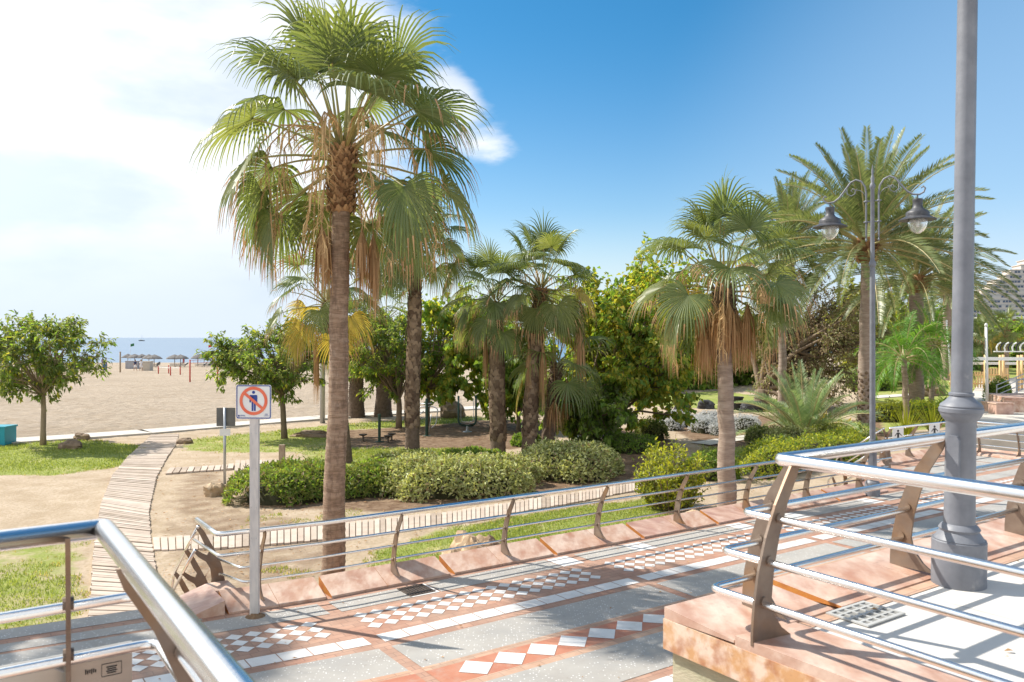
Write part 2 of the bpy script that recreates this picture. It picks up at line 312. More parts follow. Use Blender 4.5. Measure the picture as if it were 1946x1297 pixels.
bark_pale = material('pale_tree_bark', (0.36, 0.27, 0.19), 0.9, col2=(0.27, 0.20, 0.14), nscale=8, stretch=(1, 1, .4), bump=0.4)
fan_green = leaf_mat('fan_palm_green', (0.118, 0.165, 0.058), (0.199, 0.244, 0.103), 0.38, 0.38, 0.5)
fan_light = leaf_mat('fan_palm_light_green', (0.157, 0.196, 0.065), (0.236, 0.264, 0.108), 0.45, 0.4, 0.5)
fan_yellow = leaf_mat('fan_palm_yellowing', (0.34, 0.29, 0.06), (0.50, 0.38, 0.10), 0.4, 0.5)
fan_dead = leaf_mat('dead_frond_brown', (0.36, 0.215, 0.105), (0.56, 0.36, 0.19), 0.2, 0.7, 0.2, (1.3, 1.1, 0.8))
straw = leaf_mat('palm_flower_straw', (0.50, 0.34, 0.17), (0.64, 0.47, 0.26), 0.25, 0.7, 0.2, (1.3, 1.1, 0.8))
petiole = material('petiole_green', (0.22, 0.24, 0.07), 0.5, col2=(0.36, 0.26, 0.09), nscale=2)
date_green = leaf_mat('date_palm_green', (0.115, 0.155, 0.06), (0.24, 0.265, 0.12), 0.30, 0.4, 0.5, (1.5, 1.5, 0.8))
date_low = leaf_mat('date_palm_silvery', (0.160, 0.256, 0.120), (0.320, 0.400, 0.208), 0.30, 0.4, 0.5, (1.5, 1.5, 0.8))
queen_green = leaf_mat('queen_palm_green', (0.090, 0.225, 0.033), (0.180, 0.330, 0.060), 0.4, 0.45, 0.4)
rachis = material('frond_rib', (0.36, 0.33, 0.14), 0.5, col2=(0.45, 0.34, 0.15), nscale=2)
leaf_tree = leaf_mat('broadleaf_green', (0.117, 0.222, 0.042), (0.281, 0.398, 0.082), 0.55)
leaf_blue = leaf_mat('deep_green_leaf', (0.10, 0.15, 0.06), (0.24, 0.28, 0.13), 0.55)
leaf_lime = leaf_mat('lime_leaf', (0.218, 0.259, 0.040), (0.460, 0.443, 0.086), 0.55)
leaf_yel = leaf_mat('yellow_leaf', (0.45, 0.38, 0.03), (0.55, 0.42, 0.05), 0.42)
leaf_brown = leaf_mat('dusty_bronze_leaf', (0.220, 0.160, 0.094), (0.396, 0.308, 0.198), 0.2)
leaf_olive = leaf_mat('olive_leaf', (0.184, 0.205, 0.076), (0.389, 0.389, 0.184), 0.25)
hedge_lime = leaf_mat('hedge_bright_leaf', (0.105, 0.15, 0.035), (0.31, 0.34, 0.095), 0.35)
hedge_grey = leaf_mat('hedge_variegated_leaf', (0.246, 0.290, 0.096), (0.649, 0.667, 0.351), 0.3)
shrub_lime = leaf_mat('lime_shrub_leaf', (0.300, 0.350, 0.031), (0.525, 0.525, 0.062), 0.4)
silver = leaf_mat('silver_leaf', (0.55, 0.56, 0.55), (0.75, 0.75, 0.73), 0.45, tcol=(1, 1, 1))
agave_m = leaf_mat('blue_green_blade', (0.168, 0.266, 0.154), (0.336, 0.420, 0.280), 0.2)
grass_m = leaf_mat('grass_blade', (0.17, 0.235, 0.05), (0.34, 0.38, 0.11), 0.4)
grass_dry = leaf_mat('dry_grass_blade', (0.420, 0.348, 0.120), (0.576, 0.480, 0.240), 0.3)
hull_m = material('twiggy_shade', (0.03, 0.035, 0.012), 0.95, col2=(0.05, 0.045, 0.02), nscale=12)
thatch = material('dry_thatch', (0.14, 0.13, 0.125), 0.95, col2=(0.21, 0.195, 0.18), nscale=20, stretch=(1, 1, .3), bump=0.5)
glass_lamp = bpy.data.materials.new('lamp_glass'); glass_lamp.use_nodes = True
_p = glass_lamp.node_tree.nodes['Principled BSDF']; _p.inputs['Base Color'].default_value = (0.95, 0.96, 0.95, 1); _p.inputs['Transmission Weight'].default_value = 0.75; _p.inputs['Roughness'].default_value = 0.2; _p.inputs['IOR'].default_value = 1.12
window_m = material('dark_window', (0.05, 0.07, 0.11), 0.15, 0.0, spec=0.8)
facade = material('cream_render', (0.55, 0.48, 0.41), 0.85, col2=(0.60, 0.53, 0.455), nscale=0.2)
skin_m = material('body_skin', (0.45, 0.26, 0.17), 0.6)  # one even skin tone for all figures

# ------------------------------------------------------------------ ground, beach, sea
def poly_sd(poly, x, y):                 # signed distance, inside positive
    inside = False; d = 1e9; n = len(poly)
    for i in range(n):
        x0, y0 = poly[i]; x1, y1 = poly[(i + 1) % n]
        if (y0 > y) != (y1 > y) and x < (x1 - x0) * (y - y0) / (y1 - y0) + x0: inside = not inside
        dx, dy = x1 - x0, y1 - y0; t = max(0, min(1, ((x - x0) * dx + (y - y0) * dy) / (dx * dx + dy * dy + 1e-9)))
        d = min(d, math.hypot(x - x0 - t * dx, y - y0 - t * dy))
    return d if inside else -d
def gpoly(pts): return [tuple(G(*p)[:2]) for p in pts]
LAWNS = [(gpoly([(-260, 838), (60, 838), (150, 836), (283, 848), (262, 872), (225, 888), (100, 906), (-260, 905)]), 1.0),
         (gpoly([(-420, 1040), (100, 1015), (174, 1028), (176, 1100), (172, 1220), (-500, 1260)]), 0.62),
         (gpoly([(338, 836), (480, 822), (640, 806), (880, 790), (1000, 800), (1010, 850), (940, 858), (720, 872), (590, 886), (560, 862), (420, 862), (345, 858)]), 0.74),
         (gpoly([(690, 1130), (700, 1050), (860, 1002), (1000, 975), (1260, 945), (1270, 985), (1180, 1030), (900, 1130)]), 1.0),
         (gpoly([(430, 985), (700, 960), (720, 985), (560, 1010), (440, 1008)]), 0.42),
         (gpoly([(410, 1080), (560, 1060), (640, 1110), (560, 1160), (430, 1160)]), 0.40),
         (gpoly([(640, 855), (960, 850), (960, 880), (640, 895)]), 1.0),
         (gpoly([(1235, 752), (1370, 742), (1490, 760), (1485, 786), (1240, 772)]), 0.9),
         (gpoly([(1320, 845), (1640, 838), (1650, 860), (1480, 890), (1330, 900)]), 0.9),
         (gpoly([(1640, 722), (1860, 715), (1880, 770), (1800, 812), (1650, 830)]), 1.0)]
SOILS = [gpoly([(450, 965), (740, 975), (900, 962), (1200, 918), (1290, 850), (1240, 800), (1120, 830), (980, 872), (700, 905), (470, 920)]),
         gpoly([(640, 852), (720, 850), (980, 856), (1060, 835), (1050, 800), (900, 800), (790, 812), (640, 818)]),
         gpoly([(1240, 800), (1460, 790), (1680, 800), (1690, 850), (1340, 850)])]
def grass_amt(x, y):
    g = 0.0
    for p, a in LAWNS:
        s = poly_sd(p, x, y)
        if s > -0.8: g = max(g, a * sm(s, -0.5, 0.6))
    return g
DUSTY = [(gpoly([(286, 1050), (292, 960), (330, 890), (440, 876), (470, 930), (500, 965), (640, 990), (690, 1010), (650, 1130), (420, 1175), (300, 1160)]), 0.50), (gpoly([(180, 905), (280, 872), (290, 900), (230, 930), (120, 915)]), 0.42)]
def soil_amt(x, y):
    g = 0.0
    for p, a in DUSTY:
        d_ = poly_sd(p, x, y)
        if d_ > -0.8: g = max(g, a * sm(d_, -0.6, 0.8))
    for p in SOILS:
        s = poly_sd(p, x, y)
        if s > -0.8: g = max(g, sm(s, -0.5, 0.6))
    return g
rows = []; d = 6.0
while d < 66: rows.append(d); d += 0.16 + d * 0.0065
far = [66, 72, 80, 90, 102, 116, 132, 150, 170, 190, 215, 245]
colpx = list(range(-900, -120, 60)) + list(range(-120, 2080, 14)) + list(range(2080, 2900, 60))
def ground_meshes():
    allr = rows + far; nc = len(colpx)
    V = []; ga = []; sa = []
    for r in allr:
        for c in colpx:
            x = (c - CX) / F * r; z = gz(x, r)
            near = r < 40
            if near: z += (vnoise(x, r, 0.6, 3) - 0.5) * 0.05 + (vnoise(x, r, 2.2, 5) - 0.5) * 0.02
            V.append((x, r, z)); inb = beach_s(x, r) > 0.3
            ga.append(0.0 if (r > 65 and x < 12) or inb else (grass_amt(x, r) * (1 - 0.85 * soil_amt(x, r)) if r < 66 else 0.8)); sa.append(0.0 if r > 66 or inb else soil_amt(x, r))
    fg, fb = [], []
    for i in range(len(allr) - 1):
        for j in range(nc - 1):
            a = i * nc + j; f = (a, a + 1, a + nc + 1, a + nc)
            cx_ = sum(V[k][0] for k in f) / 4; cy_ = sum(V[k][1] for k in f) / 4
            (fb if beach_s(cx_, cy_) > 0 else fg).append(f)
    # garden ground material: dry sandy soil, dark earth and patchy grass
    m = bpy.data.materials.new('garden_ground'); m.use_nodes = True; nt = m.node_tree; N = nt.nodes.new; L = nt.links.new; p = nt.nodes['Principled BSDF']; p.inputs['Roughness'].default_value = 0.95; p.inputs['Specular IOR Level'].default_value = 0.1
    tc = N('ShaderNodeTexCoord')
    def noise(s, det=6, ro=0.6):
        n = N('ShaderNodeTexNoise'); n.inputs['Scale'].default_value = s; n.inputs['Detail'].default_value = det; n.inputs['Roughness'].default_value = ro; L(tc.outputs['Object'], n.inputs['Vector']); return n.outputs[0]
    def mixc(f, a, b):
        x = N('ShaderNodeMixRGB')
        for i, q in enumerate((f, a, b)):
            if isinstance(q, tuple): x.inputs[i].default_value = (*q, 1)
            elif isinstance(q, float): x.inputs[i].default_value = q
            else: L(q, x.inputs[i])
        return x.outputs[0]
    def mr(x, a, b):
        n = N('ShaderNodeMapRange'); L(x, n.inputs[0]); n.inputs[1].default_value = a; n.inputs[2].default_value = b; return n.outputs[0]
    dry = mixc(mr(noise(1.3), 0.35, 0.65), (0.52, 0.42, 0.315), (0.40, 0.31, 0.215)); dry = mixc(mr(noise(14), 0.45, 0.75), dry, (0.33, 0.25, 0.15))
    soil = mixc(mr(noise(5), 0.35, 0.65), (0.14, 0.085, 0.052), (0.27, 0.19, 0.125))
    gr = mixc(mr(noise(2.2), 0.35, 0.65), (0.25, 0.285, 0.075), (0.35, 0.355, 0.12)); gr = mixc(mr(noise(30, 3), 0.4, 0.7), gr, (0.20, 0.26, 0.05))
    gr = mixc(mr(noise(0.9), 0.56, 0.72), gr, (0.47, 0.41, 0.20))
    at_ = N('ShaderNodeAttribute'); at_.attribute_name = 'grass'; as_ = N('ShaderNodeAttribute'); as_.attribute_name = 'soil'
    def thr(att, nz, k):
        a = N('ShaderNodeMath'); a.operation = 'ADD'; L(att, a.inputs[0]); b = N('ShaderNodeMath'); b.operation = 'MULTIPLY'; L(nz, b.inputs[0]); b.inputs[1].default_value = k; L(b.outputs[0], a.inputs[1]); return a.outputs[0]
    c = mixc(mr(thr(as_.outputs['Fac'], noise(2.5), 0.8), 0.75, 1.05), dry, soil)
    c = mixc(mr(thr(at_.outputs['Fac'], noise(1.7, 8, 0.7), 1.2), 1.0, 1.3), c, gr)
    L(c, p.inputs['Base Color'])
    b = N('ShaderNodeBump'); b.inputs['Strength'].default_value = 0.7; b.inputs['Distance'].default_value = 0.05; L(noise(9, 8, 0.7), b.inputs['Height']); L(b.outputs[0], p.inputs['Normal'])
    sandm = bpy.data.materials.new('beach_sand_material'); sandm.use_nodes = True; nt = sandm.node_tree; N = nt.nodes.new; L = nt.links.new; p = nt.nodes['Principled BSDF']; p.inputs['Roughness'].default_value = 0.95; p.inputs['Specular IOR Level'].default_value = 0.1
    tc = N('ShaderNodeTexCoord')
    c = mixc(mr(noise(0.10, 5), 0.35, 0.65), (0.47, 0.385, 0.295), (0.405, 0.33, 0.25)); c = mixc(mr(noise(3.2, 6, 0.7), 0.46, 0.72), c, (0.28, 0.215, 0.15)); c = mixc(mr(noise(0.5, 7, 0.65), 0.52, 0.75), c, (0.33, 0.255, 0.175))
    L(c, p.inputs['Base Color'])
    b = N('ShaderNodeBump'); b.inputs['Strength'].default_value = 1.0; b.inputs['Distance'].default_value = 0.17; vo = N('ShaderNodeTexVoronoi'); vo.feature = 'SMOOTH_F1'; vo.inputs['Scale'].default_value = 1.5; L(tc.outputs['Object'], vo.inputs['Vector'])
    ad = N('ShaderNodeMath'); ad.operation = 'MULTIPLY_ADD'; L(vo.outputs['Distance'], ad.inputs[0]); ad.inputs[1].default_value = 0.9; L(noise(2.4, 8, 0.75), ad.inputs[2]); L(ad.outputs[0], b.inputs['Height']); L(b.outputs[0], p.inputs['Normal'])
    for name, fs, mt in (('ground', fg, m), ('beach', fb, sandm)):
        used = sorted({i for f in fs for i in f}); mp = {k: i for i, k in enumerate(used)}
        me = bpy.data.meshes.new(name); me.from_pydata([V[k] for k in used], [], [tuple(mp[i] for i in f) for f in fs]); me.materials.append(mt)
        me.polygons.foreach_set('use_smooth', [True] * len(fs))
        for an, arr in (('grass', ga), ('soil', sa)):
            A = me.attributes.new(an, 'FLOAT', 'POINT'); A.data.foreach_set('value', [arr[k] for k in used])
        o = bpy.data.objects.new(name, me); COL.objects.link(o); tag(o, kind='structure')
ground_meshes()
def sea_mesh():
    m = material('sea_water', (0.11, 0.19, 0.28), 0.3, col2=(0.15, 0.23, 0.32), nscale=0.02, stretch=(1, 6, 1), spec=0.3)
    nt = m.node_tree; N = nt.nodes.new; L = nt.links.new; tc = N('ShaderNodeTexCoord'); mp = N('ShaderNodeMapping'); mp.inputs['Scale'].default_value = (0.25, 0.8, 1); L(tc.outputs['Object'], mp.inputs[0])
    n = N('ShaderNodeTexNoise'); n.inputs['Scale'].default_value = 1.2; n.inputs['Detail'].default_value = 7; L(mp.outputs[0], n.inputs['Vector'])
    b = N('ShaderNodeBump'); b.inputs['Strength'].default_value = 0.5; b.inputs['Distance'].default_value = 0.35; L(n.outputs[0], b.inputs['Height']); L(b.outputs[0], nt.nodes['Principled BSDF'].inputs['Normal'])
    q = MB(); q.poly([(-30000, 120, -3.02), (900, 120, -3.02), (900, 30000, -3.02), (-30000, 30000, -3.02)]); o = q.build('sea', m); tag(o, kind='structure')
sea_mesh()
# far ground sheet reaching the horizon on the land side, lower than everything else
q = MB(); q.poly([(60, 100, -1.2), (30000, 100, -1.2), (30000, 30000, -1.2), (12000, 30000, -1.2), (300, 260, -1.2)]); tag(q.build('land', material('far_land', (0.2, 0.19, 0.11), 0.95, col2=(0.12, 0.14, 0.06), nscale=0.02)), kind='structure')
q = MB(); q.poly([(-400, -300, -0.9), (400, -300, -0.9), (400, 6.2, -0.9), (-400, 6.2, -0.9)]); tag(q.build('ground', concrete), kind='structure')

# ------------------------------------------------------------------ promenade paving
def promenade():
    U0, U1 = -14.0, 23.4
    mats = [brick, terrazzo, brick_pale, brick_red, white_tile, concrete]
    q = MB()
    def quad(u0, u1, v0, v1, z, mi, n=None):
        cuts = sorted({u0, u1, *([3.7] if u0 < 3.7 < u1 else [])})
        for a, b in zip(cuts[:-1], cuts[1:]):
            q.poly([WK(a, v0, z), WK(b, v0, z), WK(b, v1, z), WK(a, v1, z)], mi)
    # base slab with skirts (one solid)
    edge = [WK(U0, 2.0), WK(3.7, 2.0), W(U1, 2.0), W(U1, 11.9), W(19.0, 11.9), W(19.0, 10.1), W(16.6, 10.1), W(16.6, 9.95), W(3.7, 9.95), WK(2.42, 9.95), WK(2.42, 10.22), WK(U0, 10.22)]
    q.prism(edge, -0.85, 0.0, 0)
    bands = [(8.96, 9.38, 1), (7.0, 7.67, 1), (6.9, 7.0, 2), (6.5, 6.9, 3), (6.38, 6.5, 2), (5.66, 6.38, 1), (3.6, 4.3, 1), (3.2, 3.5, 1), (4.46, 4.86, 3)]
    cross = [3.7 + 3.8 * k for k in range(-5, 6)]
    for v0, v1, mi in bands:
        for a, b in zip(cross[:-1], cross[1:]):
            e = 0.07 if mi == 1 else 0.055
            if mi == 1 and v0 > 8.9 and a > 3:
                # the outer panel is broken by pale tiles
                mid = (a + b) / 2
                for x0, x1, mm in ((a + e, a + 1.0, 1), (a + 1.0, a + 1.38, 4), (a + 1.4, b - 0.46, 1), (b - 0.44, b - e, 4)):
                    quad(x0, x1, v0, v1, 0.004, mm if rnd.random() < 0.8 or mm == 1 else 1)
            else: quad(a + e, b - e, v0, v1, 0.004, mi)
    # outer strips of the landing at the top of the stairs
    quad(U0, 2.36, 9.86, 10.2, 0.004, 1); quad(U0, 2.36, 9.45, 9.70, 0.004, 1); 
    def dia(u, v, r, z, g=0.006):
        rr = r - g; j = lambda: rnd.uniform(-0.0025, 0.0025)
        q.poly([WK(u - rr + j(), v + j(), z), WK(u + j(), v - rr + j(), z), WK(u + rr + j(), v + j(), z), WK(u + j(), v + rr + j(), z)], 4)
    for a, b in zip(cross[:-1], cross[1:]):
        for base in (8.33, 5.0 - 1.6):
            if base < 5: continue
            n = int((b - a - 0.2) / 0.2)
            for row in range(3):
                off = 0.0
                for k in range(n):
                    u = a + 0.2 + 0.2 * k - 0.0 + (2 - row) * 0.0
                    if a + 0.14 < u < b - 0.14: dia(u, base + 0.2 * row, 0.1, 0.004)
        n = int((b - a - 0.2) / 0.4)
        st = (b - a - n * 0.4) / 2 + 0.2
        for k in range(n):
            dia(a + st + 0.4 * k, 6.7, 0.2, 0.008, 0.004); dia(a + st + 0.4 * k, 4.66, 0.2, 0.008, 0.004)
        n = int((b - a - 0.1) / 0.305)
        st = (b - a - n * 0.305) / 2
        for k in range(n):
            u = a + st + 0.305 * k; g = 0.006
            quad(u + g, u + 0.305 - g, 7.82, 8.05, 0.004, 4); quad(u + g, u + 0.305 - g, 5.28, 5.51, 0.004, 4)
    # plaza beyond the mid lamp
    for k in range(3):
        quad(19.1 + k * 1.4, 20.4 + k * 1.4, 9.6, 11.0, 0.004, 1)
    tag(q.build('promenade', mats), kind='structure')
promenade()

def kerb_slab(q, a, b, base0, base1, z0, z1, mi, endmi):     # wedge kerb stone between two stations; base pts (inner, outer) as functions
    i0, i1, o0, o1 = base0(a), base0(b), base1(a), base1(b)
    vs = [i0, i1, o1, o0, i0 + Vector((0, 0, z0)), i1 + Vector((0, 0, z0)), o1 + Vector((0, 0, z1)), o0 + Vector((0, 0, z1))]
    q.mesh(vs, [(4, 5, 6, 7), (0, 1, 5, 4), (2, 3, 7, 6)], mi); q.mesh(vs, [(1, 2, 6, 5), (3, 0, 4, 7)], endmi)
def kerb():
    q = MB(); vi, vo = 9.5, 9.93
    st = [3.83 + 1.75 * k for k in range(0, 8)]
    ends = [2.62] + st
    for a, b in zip(ends[:-1], ends[1:]):
        a2, b2 = a + 0.035, b - 0.035; mid = (a2 + b2) / 2 + rnd.uniform(-0.15, 0.15)
        for x0, x1 in ((a2, mid - 0.002), (mid + 0.002, b2)):
            kerb_slab(q, x0, x1, lambda u: WK(u, vi, 0.001), lambda u: WK(u, vo, 0.001), 0.025, 0.17, rnd.choice((0, 0, 1)), 2)
    # return along the stairs
    kerb_slab(q, 9.52, 10.33, lambda v: WK(2.20, v, 0.001), lambda v: WK(2.617, v, 0.001), 0.02, 0.165, 1, 0)
    kerb_slab(q, 9.95, 10.33, lambda v: WK(2.62, v, 0.001), lambda v: WK(2.86, v, 0.001), 0.165, 0.168, 0, 0)
    tag(q.build('kerb', [marble, marble_dark, rust]), kind='structure')
    g = MB()                                                        # paving strip just inside the kerb and far plaza kerbs
    for u0, u1, v0, v1 in ((19.0, 23.4, 11.45, 11.88),):
        kerb_slab(g, u0, u1, lambda u: W(u, v0, 0.001), lambda u: W(u, v1, 0.001), 0.03, 0.16, 0, 0)
    for v0, v1 in ((2.2, 4.6), (4.64, 7.0), (7.04, 9.4), (9.44, 11.4)):
        kerb_slab(g, v0, v1, lambda v: W(22.9, v, 0.001), lambda v: W(23.35, v, 0.001), 0.03, 0.16, 0, 0)
    tag(g.build('kerb', [marble]), kind='structure')
kerb()

# ------------------------------------------------------------------ railings
PROFILE = [(0.00, 0.31, 0.03), (0.05, 0.31, 0.10), (0.12, 0.305, 0.155), (0.2, 0.295, 0.175), (0.35, 0.265, 0.155), (0.5, 0.215, 0.115), (0.65, 0.145, 0.055), (0.78, 0.06, -0.02), (0.84, 0.018, -0.04)]
def plate_poly(H=0.85):                  # (offset outwards, height) outline of one curved post
    k = H / 0.85
    return [(s, h * k) for h, s, _ in PROFILE] + [(s, h * k) for h, _, s in reversed(PROFILE)]
def post(q, base, out, H=0.85, th=0.014):
    """base = point of the floor under the handrail; out = unit vector pointing outwards"""
    out = Vector(out); side = Vector((-out.y, out.x, 0))
    pts = [Vector(base) + out * s + Vector((0, 0, h)) - side * th / 2 for s, h in plate_poly(H)]
    q.extr(pts, side * th)
    for h in (0.2, 0.39, 0.585):
        c = Vector(base) + out * rail_off(h) + Vector((0, 0, h * H / 0.85)); q.tube([c - side * 0.016, c + side * 0.016], 0.0225, 10)
def rail_off(h): return {0.2: 0.235, 0.39: 0.195, 0.585: 0.125}.get(h, 0.0)
def rounded(path, r=0.07, n=5):
    P = [Vector(p) for p in path]; out = [P[0]]
    for i in range(1, len(P) - 1):
        a, b, c = P[i - 1], P[i], P[i + 1]; u = (a - b); w = (c - b); rr = min(r, u.length * 0.45, w.length * 0.45)
        p0 = b + u.normalized() * rr; p1 = b + w.normalized() * rr
        for k in range(n + 1):
            t = k / n; out.append(p0 * (1 - t) ** 2 + b * 2 * t * (1 - t) + p1 * t * t)
    out.append(P[-1]); return out
def dense(path, step=0.4):
    out = []
    for a, b in zip(path[:-1], path[1:]):
        n = max(1, int((Vector(b) - Vector(a)).length / step))
        out += [Vector(a).lerp(Vector(b), k / n) for k in range(n)]
    return out + [Vector(path[-1])]
HS = (0.2, 0.39, 0.585)

def long_fence():
    t = thing('promenade_railing', 'long curved-post steel railing on the pink kerb between paving and garden', 'railing', W(3.7, 9.48))
    inv = Matrix.Translation(-Vector(t.location))
    Lc = lambda p: inv @ Vector(p)
    zf = 0.10; H = 0.83; out = W(0, 1)
    for k in range(8):
        u = 3.05 + 1.75 * k; q = MB()
        post(q, Lc(WK(u, 9.46, zf)), out, H); q.build('post', plate, t)
    vt = 9.46
    q = MB(); q.tube([Lc(p) for p in rounded([WK(2.52, 10.40, zf + H + 0.02), WK(2.52, vt, zf + H + 0.02), WK(3.7, vt, zf + H + 0.02), W(16.3, vt, zf + H + 0.02)], 0.1)], 0.030, 12)
    q.build('handrail', steel, t, smooth=True)
    for h in HS:
        o = rail_off(h); q = MB(); hh = zf + h * H / 0.85
        if h == 0.585: path = [WK(2.52 - 0.03, 10.40, hh + 0.03), WK(2.52 + o * .4, vt + o, hh), WK(3.7, vt + o, hh), W(16.3, vt + o, hh)]
        else: path = [WK(2.6 + o * .6, 10.22 , hh), WK(2.6 + o * 1.2, vt + o, hh), WK(3.7, vt + o, hh), W(16.3, vt + o, hh)]
        q.tube([Lc(p) for p in rounded(path, 0.06)], 0.020 if h == 0.585 else 0.015, 10); q.build('rail', steel, t, smooth=True)
long_fence()

def wing_plate():
    """forked post of the stair handrail: (offset towards the stairs, height)"""
    return [(0.02, 0.0), (0.33, 0.0), (0.27, 0.14), (0.24, 0.3), (0.20, 0.44), (0.11, 0.62), (0.02, 0.80), (-0.04, 0.88), (-0.085, 0.86), (-0.03, 0.76), (0.03, 0.62), (0.075, 0.55), (0.055, 0.50),
            (0.0, 0.53), (-0.09, 0.60), (-0.115, 0.57), (-0.05, 0.49), (0.04, 0.42), (0.09, 0.33), (0.105, 0.2), (0.085, 0.08)]
def stair_rail(label, u0, v0, z0, mapf, shorten=1.0, group=None):
    base = mapf(u0, v0, z0); t = thing('stair_railing', label, 'railing', base, 0, group)
    A = W(1, 0); B = W(0, 1)
    def P(s, along, z): return A * s + B * along + Vector((0, 0, z))
    stations = [(0.0, 0.0), (0.6, -0.42), (1.2, -0.86)]
    for a, dz in stations:
        q = MB(); pts = [P(s, a, h + dz) for s, h in wing_plate()]; q.extr(pts, B * 0.018); q.build('post', plate, t)
    q = MB(); q.tube(rounded([P(-0.06, -0.02, 0.88), P(-0.06, 0.6, 0.46), P(-0.06, 1.24, 0.02), P(-0.06, 1.32, -0.06), P(-0.1, 1.30, -0.32)], 0.05), 0.019, 10); q.build('handrail', steel, t, smooth=True)
    q = MB(); q.tube([P(-0.1, -0.02, 0.59), P(-0.1, 0.6, 0.17), P(-0.1, 1.30, -0.30)], 0.019, 10); q.build('rail', steel, t, smooth=True)
    for s, h in ((0.17, 0.47), (0.2, 0.24)):
        q = MB(); q.tube([P(s, 0.0, h), P(s, 0.6, h - 0.42), P(s, 1.2, h - 0.86)], 0.011, 8); q.build('rail', steel, t, smooth=True)
    return t
stair_rail('short stair railing with three forked posts at the left end of the long railing', 2.58, 10.36, 0.0, WK)
stair_rail('stair railing beside the grey double lamp, dropping into the garden', 16.35, 9.75, 0.05, W)
stair_rail('farther stair railing dropping from the rail that carries white dog signs', 19.35, 11.55, 0.05, W)
def steps(u0, u1, v0, mapf):
    q = MB()
    for k in range(4):
        pts = [mapf(u0, v0 + 0.001 + 0.32 * k), mapf(u1, v0 + 0.001 + 0.32 * k), mapf(u1, v0 + 0.32 * (k + 1)), mapf(u0, v0 + 0.32 * (k + 1))]
        q.prism(pts, -0.9, -0.17 * (k + 1) + 0.0, 0)
    tag(q.build('stairs', brick_pale), kind='structure')
steps(-0.4, 2.5, 10.22, WK); steps(16.7, 18.9, 10.1, W)

def icon_person(q, M, s, mi):            # walking pictogram with a dog, drawn in the local xz plane of M
    def P(x, z): return M @ Vector((x * s, -0.004, z * s))
    q.poly([P(0.09 * math.cos(a), 0.40 + 0.09 * math.sin(a)) for a in [2 * math.pi * k / 10 for k in range(10)]], mi)
    for pl in ([(-.09, .28), (.09, .28), (.08, -.05), (-.08, -.05)], [(-.08, -.05), (0, -.05), (-.12, -.45), (-.2, -.45)], [(0, -.05), (.08, -.05), (.2, -.43), (.12, -.45)], [(.09, .28), (.09, .18), (.27, .02), (.3, .07)],
               [(-.09, .28), (-.09, .18), (-.24, .0), (-.28, .05)]):
        q.poly([P(*p) for p in pl], mi)
def icon_dog(q, M, s, ox, mi):
    def P(x, z): return M @ Vector((x * s + ox * s, -0.004, z * s))
    for pl in ([(-.14, -.36), (-.14, -.25), (.12, -.25), (.12, -.36)], [(.06, -.25), (.18, -.16), (.2, -.25), (.12, -.3)], [(-.14, -.36), (-.10, -.36), (-.10, -.47), (-.14, -.47)], [(.08, -.36), (.12, -.36), (.12, -.47), (.08, -.47)]):
        q.poly([P(*p) for p in pl], mi)
def far_fence():
    t = thing('plaza_railing', 'far steel railing carrying two white dog-walker signs around the plaza end', 'railing', W(19.35, 11.5))
    o = Vector(t.location); zf = 0.1; H = 0.83
    path = [W(19.35, 11.42), W(22.75, 11.42), W(22.75, 2.0)]
    for h in (0.85, 0.585, 0.39, 0.2):
        f = rail_off(h); q = MB(); hh = zf + h * H / 0.85
        q.tube(rounded([W(19.35, 11.42 + f, hh) - o, W(22.75 + f, 11.42 + f, hh) - o, W(22.75 + f, 2.0, hh) - o], 0.2), 0.03 if h > 0.8 else 0.017, 8)
        q.build('handrail' if h > 0.8 else 'rail', steel, t, smooth=True)
    for u in (19.4, 20.6, 21.8): q = MB(); post(q, W(u, 11.42, zf) - o, W(0, 1), H); q.build('post', plate, t)
    for v in (11.0, 10.0, 8.6, 7.2, 5.8, 4.4, 3.0): q = MB(); post(q, W(22.75, v, zf) - o, W(1, 0), H); q.build('post', plate, t)
    for u, fl in ((19.62, -1), (21.35, 1)):
        s = thing('dog_sign', ('white plate with walking person and dog, nearer the stair corner' if fl < 0 else 'white plate with walking person and dog, nearer the tall near lamp'), 'sign', W(u, 11.36, 0.72), R(8), 'dog walker plates on the far railing')
        q = MB(); q.box((0, 0, 0), (0.30, 0.006, 0.44)); q.build('plate', white_paint, s)
        q = MB(); M = Matrix.Identity(3); icon_person(q, M, 0.34, 0); icon_dog(q, M, 0.34, -0.13 * fl * -1.0, 0); q.build('pictogram', black, s)
far_fence()

